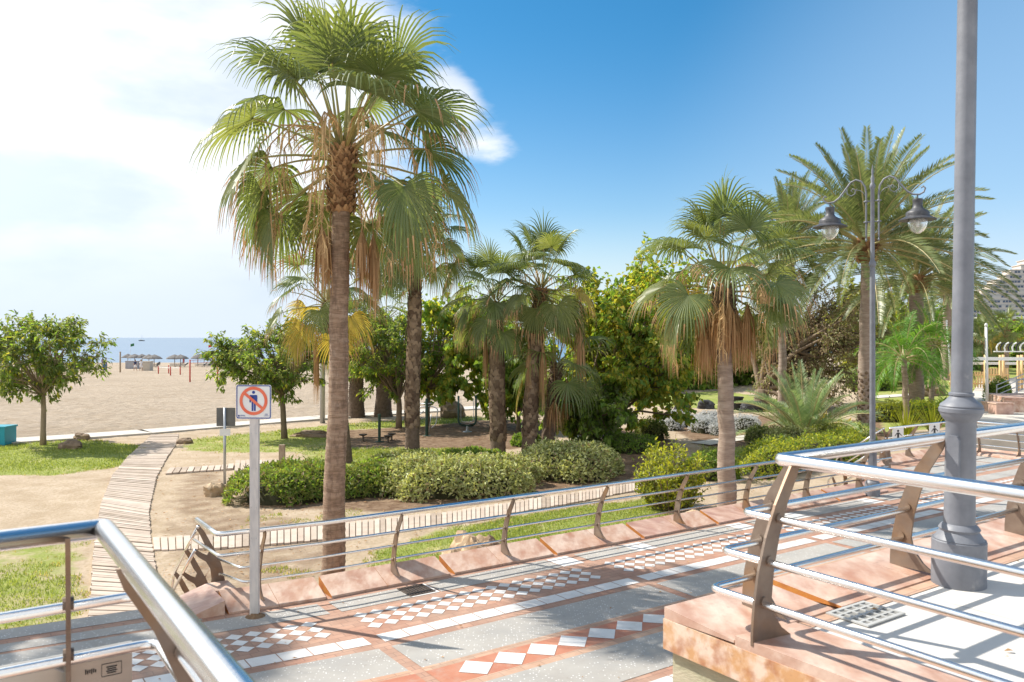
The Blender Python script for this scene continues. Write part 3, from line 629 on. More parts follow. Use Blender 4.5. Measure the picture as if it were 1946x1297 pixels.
# ------------------------------------------------------------------ upper terrace
ZT = 1.75
def terrace():
    # right-hand terrace block, left-hand terrace the photographer stands on, stairs between them
    for nm, (u0, u1, v0, v1) in (('terrace', (3.06, 12.0, -3.0, 3.05)), ('terrace', (-9.0, 0.72, -3.0, 3.05))):
        q = MB(); a = W(u0, v0); 
        ins = 0.035; rect = lambda e: [W(u0 + e, v0), W(u1 - e, v0), W(u1 - e, v1 - e), W(u0 + e, v1 - e)]
        q.prism(rect(ins), -0.5, ZT - 0.17, 1)                    # supporting wall
        q.prism(rect(0.0), ZT - 0.169, ZT - 0.012, 2)                # marble ledge course
        q.prism(rect(0.45), ZT - 0.0119, ZT, 0)                      # floor inside the ledge
        o = q.build(nm, [concrete_floor, wallstone, marble_side]); tag(o, kind='structure')
        # bevelled marble kerb stones on the ledge
        k = MB()
        us = [u0 + 0.004]
        for g in (0.8, 1.7, 3.2, 4.7, 6.2, 8.9):
            us.append(u0 + g)
        us = us if u0 > 0 else [-9.0, -6.0, -4.5, -3.0, -1.5, 0.0, 0.716]
        for j, (x0, x1) in enumerate(zip(us[:-1], us[1:])):
            g0 = 0.07 if (u0 > 0 and j == 1) else 0.002
            kerb_slab(k, x0 + g0, x1 - 0.002, lambda u: W(u, v1 - 0.46, ZT), lambda u: W(u, v1 - 0.003, ZT - 0.012), 0.012, 0.06, 0 if j % 2 else 1, 2 if (u0 > 0 and j == 1) else 0)
        side_in, side_out = (u0 + 0.46, u0 + 0.003) if u0 > 0 else (u1 - 0.46, u1 - 0.003)
        for j, (y0, y1) in enumerate(((1.5, v1 - 0.47), (0.2, 1.496), (-1.2, 0.196), (-3.0, -1.204))):
            kerb_slab(k, y0, y1, lambda v: W(side_in, v, ZT), lambda v: W(side_out, v, ZT - 0.012), 0.012, 0.05, j % 2, 0)
        tag(k.build('kerb', [marble, marble, rust]), kind='structure')
    # the ochre drain slot of the ledge and paving on the terrace floor
    q = MB()
    for v in (2.50, 1.25, -0.3): q.poly([W(3.55, v, ZT + 0.004), W(12, v, ZT + 0.004), W(12, v + 0.09, ZT + 0.004), W(3.55, v + 0.09, ZT + 0.004)], 0)
    tag(q.build('terrace_paving', [brick_pale]), kind='structure')
    s = MB(); n = 10
    for k in range(n): s.prism([W(0.73, 3.0 - 0.3 * k), W(3.05, 3.0 - 0.3 * k), W(3.05, 2.701 - 0.3 * k), W(0.73, 2.701 - 0.3 * k)], 0.0, 0.175 * (k + 1) - 0.005, 0)
    tag(s.build('stairs', brick_pale), kind='structure')
concrete_floor = material('terrace_terrazzo', (0.60, 0.575, 0.53), 0.6, col2=(0.66, 0.64, 0.60), nscale=3, col3=(0.5, 0.47, 0.42), n3scale=1.2, amt3=0.5, bump=0.05, bscale=60)
add_joints(concrete_floor, 1.5, 1.5, -TH, amt=0.8, size=0.008)
terrace()

def corner_rail(sign, uc, vc, u_end, v_end, far_posts, side_posts, label, name='terrace_railing'):
    """sign +1: railing turning at the block's left corner (far side runs +u); -1: far side runs -u"""
    t = thing(name, label, 'railing', W(uc, vc, ZT)); o = Vector(t.location); H = 0.85
    outF = W(0, 1); outS = W(-sign, 0)
    q = MB(); q.tube([p - o for p in rounded([W(u_end, vc, ZT + H), W(uc, vc, ZT + H), W(uc, v_end, ZT + H)], 0.02, 3)], 0.032, 16); q.build('handrail', steel, t, smooth=True)
    for h in HS:
        f = rail_off(h); hh = ZT + h; q = MB()
        q.tube([p - o for p in rounded([W(u_end, vc + f, hh), W(uc - sign * f, vc + f, hh), W(uc - sign * f, v_end, hh)], 0.06)], 0.018, 12); q.build('rail', steel, t, smooth=True)
    for u in far_posts: q = MB(); post(q, W(u, vc, ZT + 0.03) - o, Vector((-0.47, 0.883, 0)) if u == 0.30 else outF, H - 0.03); q.build('post', plate, t)
    for v in side_posts: q = MB(); post(q, W(uc, v, ZT + 0.02) - o, outS, H - 0.02); q.build('post', plate, t)
    return t
corner_rail(1, 3.37, 2.56, 12, -2.8, (3.47, 4.87, 6.37, 7.87, 9.37, 10.87), (2.48, 0.9, -0.7, -2.3), 'near bright steel railing cornering on the pink marble terrace block')
corner_rail(-1, 0.40, 2.84, -8, -2.8, (0.30, -1.2, -2.7, -4.2, -5.7), (2.36, 0.7, -0.8, -2.3), 'blurred close steel railing at the lower left with broad tube handrail')
def info_panel():
    t = thing('information_panel', 'back of a metal panel clamped below the lower left railing', 'panel', W(0.325, 3.10, 1.94), TH)
    q = MB(); q.box((0, 0, 0), (0.40, 0.012, 0.40)); q.build('plate', panelmetal, t)
    q = MB()
    for x in (-0.045, 0.045): q.box((x - 0.035, -0.014, 0.185), (0.04, 0.012, 0.022))
    q.tube([(-0.06, -0.02, 0.20), (-0.035, -0.02, 0.165), (-0.012, -0.02, 0.150)], 0.005, 6); q.build('clamp', galv, t)
    q = MB(); z0 = 0.115
    for k in range(6): q.box((0.055 + 0.006 * k, -0.008, z0 + 0.012 - 0.002 * (k % 2)), (0.0038, 0.002, 0.016 - 0.003 * (k % 3)))
    for a, b, w_, h_ in ((0.135, z0 + 0.026, 0.062, 0.0012), (0.135, z0 - 0.016, 0.062, 0.0012), (0.104, z0 + 0.005, 0.0012, 0.042), (0.166, z0 + 0.005, 0.0012, 0.042)): q.box((a, -0.008, b), (w_, 0.002, h_))
    for k in range(4): q.box((0.135, -0.008, z0 + 0.014 - 0.007 * k), (0.034 - 0.006 * (k % 2), 0.002, 0.003))
    q.build('printed_label', black, t)
info_panel()
galv_pale = material('pale_zinc', (0.52, 0.52, 0.50), 0.6, 0.2, col2=(0.44, 0.44, 0.42), nscale=9); pitgrey = material('grate_shadow_grey', (0.20, 0.20, 0.19), 0.9)  # the grey stands in for shadow under the grate bars
def grate(loc, rz, sx, sy, label, mat_, nx, ny, pit_shade=None):
    t = thing('drain_grate', label, 'drain grate', loc, rz)
    q = MB(); q.box((0, 0, 0.006), (sx, 0.03, 0.008)); 
    q = MB(); w_ = 0.02
    for s in (-1, 1): q.box((0, s * (sy / 2 - w_ / 2), 0.006), (sx, w_, 0.008)); q.box((s * (sx / 2 - w_ / 2), 0, 0.006), (w_, sy - 2 * w_, 0.008))
    q.build('frame', mat_, t)
    q = MB(); q.poly([(-sx / 2, -sy / 2, 0.003), (sx / 2, -sy / 2, 0.003), (sx / 2, sy / 2, 0.003), (-sx / 2, sy / 2, 0.003)]); q.build('pit_shade', pit_shade or black, t)  # flat sheet, the dark below the bars is painted as its colour
    q = MB()
    for k in range(1, nx): q.box((-sx / 2 + sx * k / nx, 0, 0.006), (0.014, sy - 2 * w_, 0.006))
    for k in range(1, ny): q.box((0, -sy / 2 + sy * k / ny, 0.0055), (sx - 2 * w_, 0.014, 0.006))
    q.build('bars', mat_, t)
grate(W(4.86, 9.18, 0.004), TH, 0.36, 0.36, 'square rusty iron drain grate in the grey paving by the railing', iron, 9, 7)
grate(at(1645, 1168, ZT + 0.003) , TH, 0.34, 0.24, 'pale galvanised drain grate on the upper terrace floor', galv_pale, 5, 4, pitgrey)

# ------------------------------------------------------------------ lamp posts
def lamp_post():
    t = thing('street_lamp', 'tall grey double-arm lamp at the kerb with two hooded lanterns', 'street lamp', W(15.5, 9.28))
    q = MB(); q.lathe([(0.146, 0.0), (0.146, 0.26), (0.140, 0.265), (0.142, 0.27)], 28); q.build('base', lampgrey, t, auto=35)
    q = MB(); q.lathe([(0.136, 0.269), (0.105, 0.315), (0.112, 0.33), (0.098, 0.35), (0.084, 0.36), (0.081, 0.955), (0.084, 0.962), (0.098, 0.978), (0.110, 0.998), (0.113, 1.010), (0.119, 1.014), (0.120, 1.036), (0.112, 1.044), (0.116, 1.049), (0.112, 1.058), (0.088, 1.076), (0.070, 1.096), (0.061, 1.107), (0.068, 1.112), (0.068, 1.124), (0.057, 1.130), (0.0555, 1.9), (0.052, 4.1),
                         (0.050, 4.62), (0.066, 4.64), (0.070, 4.68), (0.060, 4.72), (0.046, 4.75), (0.041, 4.78), (0.038, 6.2), (0.052, 6.22), (0.056, 6.27), (0.04, 6.31), (0.028, 6.34), (0.038, 6.42), (0.024, 6.46), (0.016, 6.5), (0.022, 6.56), (0.004, 6.70)], 24)
    q.build('pole', lampgrey, t, auto=35)
    q = MB(); q.extr([(-0.022, -0.104, 0.56), (0.022, -0.104, 0.56), (0.034, -0.104, 0.585), (0.034, -0.104, 0.855), (0.022, -0.104, 0.88), (-0.022, -0.104, 0.88), (-0.034, -0.104, 0.855), (-0.034, -0.104, 0.585)], (0, 0.04, 0)); q.build('access_door', lampgrey, t)
    a = 0.10
    for sg in (-1, 1):
        q = MB(); k = 1.3
        P = lambda x, z: (sg * (x if x < 0.2 else 0.2 + (x - 0.2) * 0.86), 0, z + 0.24)
        q.tube([P(a + 0.02, 4.96), P(a + 0.02, 5.05), P(a + 0.02, 5.88), P(a + 0.04, 6.02), P(a + 0.12, 6.14), P(a + 0.24, 6.185), P(a + 0.36, 6.14), P(a + 0.49, 5.99), P(a + 0.62, 5.85), P(a + 0.74, 5.775), P(a + 0.88, 5.76), P(a + 0.97, 5.80), P(a + 1.0, 5.87), P(a + 0.96, 5.915), P(a + 0.91, 5.88)], [0.014, 0.018] + [0.019] * 9 + [0.017, 0.016, 0.018, 0.012], 8)
        q.tube([P(a + 0.02, 5.80), P(a + 0.07, 5.90), P(a + 0.14, 5.955), P(a + 0.23, 5.97), P(a + 0.21, 6.0)], 0.008, 6)
        q.tube([P(a + 0.45, 6.03), P(a + 0.44, 5.91), P(a + 0.35, 5.86), P(a + 0.26, 5.90), P(a + 0.25, 5.98), P(a + 0.31, 6.01), P(a + 0.35, 5.97), P(a + 0.31, 5.94)], 0.011, 6)
        for z in (5.30, 5.72):
            q.tube([P(0.03, z), P(a + 0.07, z)], 0.014, 8); q.lathe([(0.03, -0.02), (0.034, 0), (0.03, 0.02)], 10, (sg * (a + 0.02), 0, z + 0.24))
        q.lathe([(0.004, 4.90), (0.022, 4.93), (0.014, 4.97)], 8, (sg * (a + 0.02), 0, 0.24))
        q.build('arm', lampgrey, t, smooth=True)
        x = sg * (0.2 + (a + 0.64) * 0.86); K = lambda pr: [(r * (k if r > 0.02 else 1), 5.76 + (z - 5.76) * k) for r, z in pr]
        q = MB(); q.lathe(K([(0.012, 5.76), (0.012, 5.70), (0.068, 5.695), (0.074, 5.67), (0.068, 5.655), (0.068, 5.575), (0.075, 5.565), (0.085, 5.545), (0.155, 5.50), (0.165, 5.48), (0.165, 5.435), (0.180, 5.425), (0.262, 5.385), (0.262, 5.372), (0.15, 5.385), (0.021, 5.40)]), 24, (x, 0, 0.24)); h = q.build('lantern_hood', lampdark, t, auto=40)
        q = MB(); q.lathe(K([(0.135, 5.383), (0.135, 5.33), (0.122, 5.27), (0.09, 5.215), (0.045, 5.18), (0.021, 5.172)]), 20, (x, 0, 0.24)); q.build('glass_bowl', glass_lamp, h, smooth=True)
        q = MB(); q.lathe(K([(0.021, 5.38), (0.025, 5.33), (0.022, 5.28), (0.021, 5.27)]), 10, (x, 0, 0.24)); q.build('bulb', white_paint, h, smooth=True)
    return t
lamp = lamp_post(); lamp.location = at(1658, 942, 0.005); lamp.rotation_euler = (0, 0, R(-38))
lamp2 = clone(lamp, W(4.89, 2.46, ZT), R(150), 1.0, 'nearest thick grey lamp pole rising out of the picture from the terrace')
lamp2.rotation_euler = (0, R(0.85), R(-52))

# ------------------------------------------------------------------ signs
rust_dark = material('rusty_dirt', (0.16, 0.09, 0.045), 0.95, col2=(0.25, 0.16, 0.09), nscale=20, bump=0.5)
def prohibition_sign():
    t = thing('prohibition_sign', 'square white sign with red crossed-out blue figure on a white post', 'sign', at(484, 1171, 0.004), R(-3))
    q = MB(); q.box((0, 0, 1.32), (0.10, 0.05, 2.63)); q.build('post', post_paint, t)
    for z in (0.9, 1.25, 1.7, 2.1):
        for x in (-0.028, 0.028): q = MB(); q.lathe([(0.006, 0), (0.006, 0.004)], 8, (x, -0.025, z), 0, Matrix.Rotation(R(90), 3, 'X')); q.build('bolt', galv, t)
    q = MB(); q.lathe([(0.115, 0.0), (0.085, 0.006), (0.058, 0.02), (0.05, 0.035)], 14, (0.01, -0.005, 0)); q.build('rusted_foot', rust_dark, t)
    Y = -0.032; zc = 2.46; hw = 0.205
    def rr(w_, h_, r, y, th):
        pts = []
        for cx_, cz_, a0 in ((w_ - r, h_ - r, 0), (-w_ + r, h_ - r, 90), (-w_ + r, -h_ + r, 180), (w_ - r, -h_ + r, 270)):
            for k in range(5): a_ = R(a0 + 22.5 * k); pts.append((cx_ + r * math.cos(a_), y, zc + cz_ + r * math.sin(a_)))
        return pts
    q = MB(); q.extr(rr(hw, 0.195, 0.022, Y + 0.005, 0), (0, -0.006, 0)); pl = q.build('sign_plate', white_paint, t)
    q = MB(); o_, i_ = rr(hw - 0.005, 0.19, 0.02, Y - 0.003, 0), rr(hw - 0.016, 0.179, 0.012, Y - 0.003, 0); n = len(o_)
    for k in range(n): q.poly([o_[k], o_[(k + 1) % n], i_[(k + 1) % n], i_[k]])
    q.build('border', blue, pl)
    q = MB(); y = Y - 0.003; fz = zc + 0.012
    disc = lambda cx_, cz_, r: [(cx_ + r * math.cos(2 * math.pi * k / 16), y, cz_ + r * math.sin(2 * math.pi * k / 16)) for k in range(16)]
    q.poly(disc(0, fz + 0.098, 0.018))
    for pl_ in ([(-.04, .068), (.036, .068), (.044, .058), (.044, -.002), (-.048, -.002), (-.048, .058)], [(-.048, .05), (-.030, .05), (-.030, -.018), (-.048, -.018)], [(.030, .05), (.044, .05), (.044, -.016), (.030, -.016)],
                [(-.024, .05), (-.001, .05), (-.002, -.115), (-.023, -.115)], [(.003, .05), (.026, .05), (.025, -.115), (.004, -.115)]):
        q.poly([(x, y - 0.0003 * (pl_[0][0] > 0), fz + z) for x, z in pl_])
    q.build('figure', blue, pl)
    q = MB(); y2 = Y - 0.0055; Ro, Ri = 0.163, 0.128; M = 40
    for k in range(M):
        a0, a1 = 2 * math.pi * k / M, 2 * math.pi * (k + 1) / M
        q.poly([(r * math.cos(a), y2, fz + r * math.sin(a)) for r, a in ((Ro, a0), (Ro, a1), (Ri, a1), (Ri, a0))])
    c45, w_ = math.cos(R(40)), 0.016; s45 = math.sin(R(40))
    q.poly([(-c45 * 0.135 + s45 * w_, y2 - 0.001, fz + s45 * 0.135 + c45 * w_), (c45 * 0.135 + s45 * w_, y2 - 0.001, fz - s45 * 0.135 + c45 * w_), (c45 * 0.135 - s45 * w_, y2 - 0.001, fz - s45 * 0.135 - c45 * w_), (-c45 * 0.135 - s45 * w_, y2 - 0.001, fz + s45 * 0.135 - c45 * w_)])
    q.build('prohibition_ring', red, pl)
    q = MB(); q.poly(disc(-0.172, zc - 0.158, 0.010)); q.poly([(-0.176, y, zc - 0.166), (-0.168, y, zc - 0.166), (-0.17, y, zc - 0.178), (-0.174, y, zc - 0.178)]); q.build('logo', blue, pl)
    q = MB()
    for k, wd in enumerate((0.05, 0.062)): q.box((-0.128, y, zc - 0.152 - 0.009 * k), (wd, 0.001, 0.004))
    q.build('small_print', blue, pl); q = MB()
    for k, (wd, hh) in enumerate(((0.035, 0.004), (0.035, 0.004), (0.062, 0.003))): q.box((0.148, y, zc - 0.138 - 0.011 * k), (wd, 0.001, hh))
    q.build('small_print', blue, pl)
prohibition_sign()
def back_sign():
    p = G(427, 920); t = thing('sign_back', 'dark grey back of a small sign on a thin pole beside the boardwalk', 'sign', p, R(4))
    q = MB(); q.tube([(0, 0, -0.05), (0, 0, 2.03)], 0.036, 10); q.build('pole', galv, t, smooth=True)
    q = MB(); q.box((0.02, 0.045, 1.78), (0.49, 0.015, 0.49)); q.build('sign_plate', signgrey, t)
    q = MB(); q.box((0.02, -0.04, 1.38), (0.28, 0.006, 0.18)); q.build('paper_notice', white_paint, t)
back_sign()
def timber_post():
    p = G(536, 887); q = MB(); q.box((0, 0, 0.30), (0.17, 0.12, 0.72)); q.lathe([(0.012, 0), (0.012, 0.01)], 8, (0, -0.07, 0.55), 0, Matrix.Rotation(R(90), 3, 'X'))
    o = q.build('timber_post', wood_post); o.location = p; tag(o, 'short brown timber post standing on the small plank platform', 'post')
timber_post()

# ------------------------------------------------------------------ boardwalks
def boardwalk(lefts, rights, name='boardwalk', w=0.115, zoff=0.045):
    q = MB()
    Ls = [Vector(G(*p)) for p in lefts]; Rs = [Vector(G(*p)) for p in rights]
    for i in range(len(Ls) - 1):
        n = max(1, int(((Ls[i] + Rs[i]) / 2 - (Ls[i + 1] + Rs[i + 1]) / 2).length / w))
        for k in range(n):
            t0, t1 = (k + 0.05) / n, (k + 0.90) / n
            a, b, c, d_ = Ls[i].lerp(Ls[i + 1], t0), Rs[i].lerp(Rs[i + 1], t0), Rs[i].lerp(Rs[i + 1], t1), Ls[i].lerp(Ls[i + 1], t1)
            dz = zoff + rnd.uniform(-0.010, 0.010); e = (b - a).normalized() * rnd.uniform(-0.018, 0.018)
            z = max(p.z for p in (a, b, c, d_)) + dz
            q.prism([(a + e)[:2], (b + e)[:2], (c + e)[:2], (d_ + e)[:2]], z - 0.05, z, rnd.choice((0, 0, 0, 1, 1, 2)))
    o = q.build(name, [planks, planks2, planks3]); tag(o, kind='structure')
planks2 = material('pale_boardwalk_wood', (0.50, 0.41, 0.33), 0.85, col2=(0.58, 0.49, 0.41), nscale=3, col3=(0.48, 0.38, 0.30), n3scale=2, amt3=0.6, bump=0.15, bscale=30)
planks3 = material('dark_boardwalk_wood', (0.33, 0.255, 0.19), 0.85, col2=(0.42, 0.34, 0.27), nscale=3, bump=0.2, bscale=30)
for m_ in (planks, planks2, planks3): add_grime(m_, 2.2, (0.56, 0.47, 0.36), 0.7, 0.54, 0.7); add_grime(m_, 14, (0.22, 0.17, 0.13), 0.6, 0.60, 0.74)
boardwalk([(168, 1192), (175, 1090), (181, 1020), (192, 960), (214, 905), (243, 870), (268, 848), (288, 828)], [(322, 1192), (300, 1100), (287, 1030), (283, 975), (297, 910), (318, 870), (334, 848), (340, 827)])
boardwalk([(292, 1050), (420, 1046), (540, 1036), (700, 1021), (860, 1000), (980, 978), (1100, 957), (1230, 930)], [(290, 1026), (420, 1019), (540, 1006), (700, 992), (860, 975), (980, 956), (1100, 938), (1230, 914)], w=0.125)
boardwalk([(314, 903), (380, 898), (444, 893)], [(322, 892), (384, 889), (446, 884)], w=0.16)
boardwalk([(445, 901), (520, 897), (578, 891)], [(447, 880), (520, 879), (572, 877)], w=0.14, zoff=0.09)
def beach_path():
    q = MB(); A = [(-700, 905), (-300, 872), (0, 846), (150, 836), (290, 826), (450, 812), (620, 798), (860, 782), (1000, 774), (1100, 768)]
    pts = [G(*p) for p in A]
    for a, b in zip(pts[:-1], pts[1:]):
        dd = (b - a).normalized(); n = Vector((-dd.y, dd.x, 0)) * 1.5; up = Vector((0, 0, 0.09))
        q.prism([(a + n)[:2], a[:2], b[:2], (b + n)[:2]][::-1], min(a.z, b.z) - 0.2, max(a.z, b.z) + 0.07, 0)
    tag(q.build('beach_path', concrete), kind='structure')
beach_path()
def garden_path(A, w, mat_, z=0.012, name='garden_path'):
    q = MB(); pts = [G(*p) for p in A]
    for i, (a, b) in enumerate(zip(pts[:-1], pts[1:])):
        dd = (b - a).normalized(); n = Vector((-dd.y, dd.x, 0)) * w / 2; up = Vector((0, 0, z + 0.02))
        q.poly([a - n + up, b - n + up, b + n + up, a + n + up])
    tag(q.build(name, mat_), kind='structure')
garden_path([(1330, 845), (1420, 832), (1500, 822), (1580, 812)], 0.9, concrete)
garden_path([(1640, 757), (1700, 753), (1760, 750)], 1.6, concrete)

# ------------------------------------------------------------------ palms
UP = Vector((0, 0, 1))
def fan_leaf(q, base, az, el, pet, Rl, g, droop, mi, petmi, nseg=38, sag=0.35, tipmi=None, amax=2.05):
    d = Vector((math.cos(az) * math.cos(el), math.sin(az) * math.cos(el), math.sin(el)))
    p = Vector(base); path = [p.copy()]; n = 6
    for i in range(n):
        d = (d + Vector((0, 0, -sag / n * max(0.15, math.cos(el))))).normalized(); p = p + d * pet / n; path.append(p.copy())
    q.tube(path, [0.026, 0.022, 0.018, 0.015, 0.013, 0.011, 0.009], 5, petmi, cap=False)
    side = d.cross(UP)
    if side.length < 0.15: side = Vector((-math.sin(az), math.cos(az), 0))
    side.normalize(); roll = g.uniform(-0.5, 0.5)
    up = side.cross(d).normalized(); side, up = side * math.cos(roll) + up * math.sin(roll), up * math.cos(roll) - side * math.sin(roll)
    # the blade tips forwards from the petiole
    fold = (g.uniform(0.0, 0.4) if el > 0.95 else g.uniform(0.15, 0.8)) + 0.40 * max(0.0, 0.45 - el) ; d2 = (d * math.cos(fold) - up * math.sin(fold)).normalized(); up = side.cross(d2).normalized(); d = d2
    da = 2 * amax / (nseg - 1); TS = (0.0, 0.16, 0.34, 0.52, 0.68, 0.84, 1.0)
    for k in range(nseg):
        a = -amax + da * k + g.uniform(-0.02, 0.02); ca, sa = math.cos(a), math.sin(a)
        cup = 0.22 * abs(sa) + 0.10
        dr = (d * ca + side * sa + up * cup * 0.6).normalized(); wd = (side * ca - d * sa)
        L = Rl * (1.0 - 0.30 * (abs(a) / amax) ** 2) * g.uniform(0.92, 1.06); c = p.copy(); prev = 0.0
        b = len(q.v); dro = droop * g.uniform(0.8, 1.35)
        for i, t in enumerate(TS):
            if i:
                st = (t - prev)
                if t > 0.4: dr = (dr + Vector((0, 0, -dro * st * (t - 0.28) * 4.6))).normalized()
                c = c + dr * L * st; prev = t
            r = t * L; half = min(r * math.tan(da / 2) * 1.04, 0.023 * Rl) if t < 0.5 else 0.020 * Rl * (1 - (t - 0.52) / 0.5) ** 0.9
            half = max(half, 0.0022)
            q.v.append(tuple(c - wd * half)); q.v.append(tuple(c + up * half * 0.7)); q.v.append(tuple(c + wd * half))
        tm = tipmi if (tipmi is not None and g.random() < 0.45) else mi
        for i in range(len(TS) - 1):
            o = b + 3 * i; m_ = tm if i >= 4 else mi
            q.f += [(o, o + 1, o + 4, o + 3), (o + 1, o + 2, o + 5, o + 4)]; q.m += [m_, m_]
FANM = [fan_green, fan_light, fan_yellow, fan_dead, petiole, rachis]
def fan_crown_mesh(name, seed, n=34, pet=1.08, Rl=0.98, old=0.25, yellow=0.08, el0=86, el1=-24, nseg=38, tip=True, clear=None):
    g = random.Random(seed); q = MB()
    for i in range(n):
        f = i / (n - 1); az = i * 2.39996 + g.uniform(-0.25, 0.25)
        el = R(el0 + (el1 - el0) * f ** 0.85 + g.uniform(-7, 7)); r0 = 0.06
        base = Vector((math.cos(az) * r0, math.sin(az) * r0, 0.12 - 0.35 * f))
        if clear is not None and f > clear[1] and math.cos(az - clear[0]) > clear[2]: continue
        mi = 0 if g.random() < 0.62 else 1
        if f < 0.25: mi = 1 if g.random() < 0.6 else 0
        if f > 0.55 and g.random() < yellow: mi = 2
        fan_leaf(q, base, az, el, pet * g.uniform(0.85, 1.12), Rl * g.uniform(0.88, 1.08), g, 0.90 + 0.85 * f, mi, 4, nseg, 0.30 + 0.25 * f, (3 if (f > 0.45 and tip) else None))
    o = q.build(name, FANM); return o
def hang(q, p, L, g, mi, n=26, spread=0.16, w=0.010):
    """a dead, closed fan frond hanging straight down"""
    for k in range(n):
        a = g.uniform(0, 6.283); r = spread * math.sqrt(g.random()); Lk = L * g.uniform(0.6, 1.05)
        t0 = Vector(p) + Vector((0, 0, -0.02 - 0.1 * g.random())); m_ = Vector(p) + Vector((math.cos(a) * r * 0.75, math.sin(a) * r * 0.75, -Lk * 0.4)); e = Vector(p) + Vector((math.cos(a) * r, math.sin(a) * r, -Lk))
        wv = Vector((math.cos(a + 1.57), math.sin(a + 1.57), 0)) * w
        q.poly([t0 - wv * .5, t0 + wv * .5, m_ + wv, m_ - wv], mi); q.poly([m_ - wv, m_ + wv, e + wv * .2, e - wv * .2], mi)
def flower_stalks(q, n, g, out=0.95, down=1.25, mi=0):
    for i in range(n):
        az = i * 2 * math.pi / n + g.uniform(-0.35, 0.35); L = out * g.uniform(0.75, 1.15); H = down * g.uniform(0.75, 1.2); hx = Vector((math.cos(az), math.sin(az), 0))
        P = [Vector((0, 0, 0.05)), hx * L * 0.35 + UP * 0.38, hx * L * 0.7 + UP * 0.42, hx * L * 0.95 + UP * 0.15]
        for k in range(1, 6): P.append(hx * L * (0.97 + 0.03 * k) + UP * (0.15 - H * k / 5) + Vector((g.uniform(-.05, .05), g.uniform(-.05, .05), 0)))
        q.tube(P, [0.014, 0.013, 0.012, 0.010, 0.009, 0.007, 0.006, 0.005, 0.004], 5, mi, cap=False)
        for k in range(2, len(P)):
            for _ in range(3):
                s = P[k].lerp(P[k - 1], g.random()); a = g.uniform(0, 6.283); l = g.uniform(0.2, 0.5)
                e = s + Vector((math.cos(a) * 0.12, math.sin(a) * 0.12, -l)); m_ = s.lerp(e, 0.4) + Vector((math.cos(a) * 0.05, math.sin(a) * 0.05, 0.02))
                w_ = Vector((-math.sin(a), math.cos(a), 0)) * 0.012
                q.poly([s - w_ * .4, s + w_ * .4, m_ + w_, m_ - w_], mi); q.poly([m_ - w_, m_ + w_, e + w_ * .2, e - w_ * .2], mi)
                for j in range(5):
                    b = s.lerp(e, g.random()); a2 = g.uniform(0, 6.283); e2 = b + Vector((math.cos(a2) * 0.09, math.sin(a2) * 0.09, -g.uniform(0.02, 0.14))); w2 = Vector((0, 0, 0.0045))
                    q.poly([b - w2, b + w2, e2 + w2 * .3, e2 - w2 * .3], mi)
def trunk_path(h, lean, n=14, wob=0.02, seed=1):
    g = random.Random(seed); return [Vector((lean[0] * (i / n) ** 1.3 + g.uniform(-wob, wob) * (0 < i < n), lean[1] * (i / n) ** 1.3, h * i / n - (0.15 if i == 0 else 0))) for i in range(n + 1)]
def path_at(P, t):
    x = t * (len(P) - 1); i = min(int(x), len(P) - 2); return P[i].lerp(P[i + 1], x - i)
def rad_at(t, rb, rt):
    t = min(1.0, max(0.0, t))
    return rt + (rb - rt) * (0.62 * (1 - t) ** 2.2 + 0.38 * max(0, 1 - t / 0.12) ** 2)
def ring_trunk(q, P, rb, rt, mi=0, step=0.045):
    L = P[-1].z - P[0].z; n = int(L / step); pts, rs = [], []
    for i in range(n + 1):
        t = i / n; pts.append(path_at(P, t)); rs.append(rad_at(t, rb, rt) * (1.0 + (0.028 if i % 2 else -0.018) + rnd.uniform(-0.014, 0.014)))
    q.tube(pts, rs, 20, mi)
def boots(q, P, t0, t1, rb, rt, n, size, mi, flare=0.05, seed=3, up=1.0):
    g = random.Random(seed)
    for i in range(n):
        t = t0 + (t1 - t0) * (i + 0.5) / n; c = path_at(P, t); r = rad_at(t, rb, rt); az = i * 2.39996 + g.uniform(-0.15, 0.15)
        o = Vector((math.cos(az), math.sin(az), 0)); s = Vector((-math.sin(az), math.cos(az), 0)); w_ = size * g.uniform(0.7, 1.1); h = size * 1.35 * g.uniform(0.7, 1.15) * up; fl = flare * g.uniform(0.4, 1.5)
        b = c + o * r * 0.92 - UP * h * 0.35; m_ = c + o * (r + 0.012) ; e = c + o * (r + fl) + UP * h * 0.55 + s * g.uniform(-.03, .03)
        q.mesh([b, m_ - s * w_ * 0.5, m_ + o * 0.02, m_ + s * w_ * 0.5, e - s * w_ * 0.2, e + s * w_ * 0.2], [(0, 2, 1), (0, 3, 2), (1, 2, 4), (2, 3, 5), (2, 5, 4), (1, 4, 5, 3)], mi)
FAN_PROTO = {}
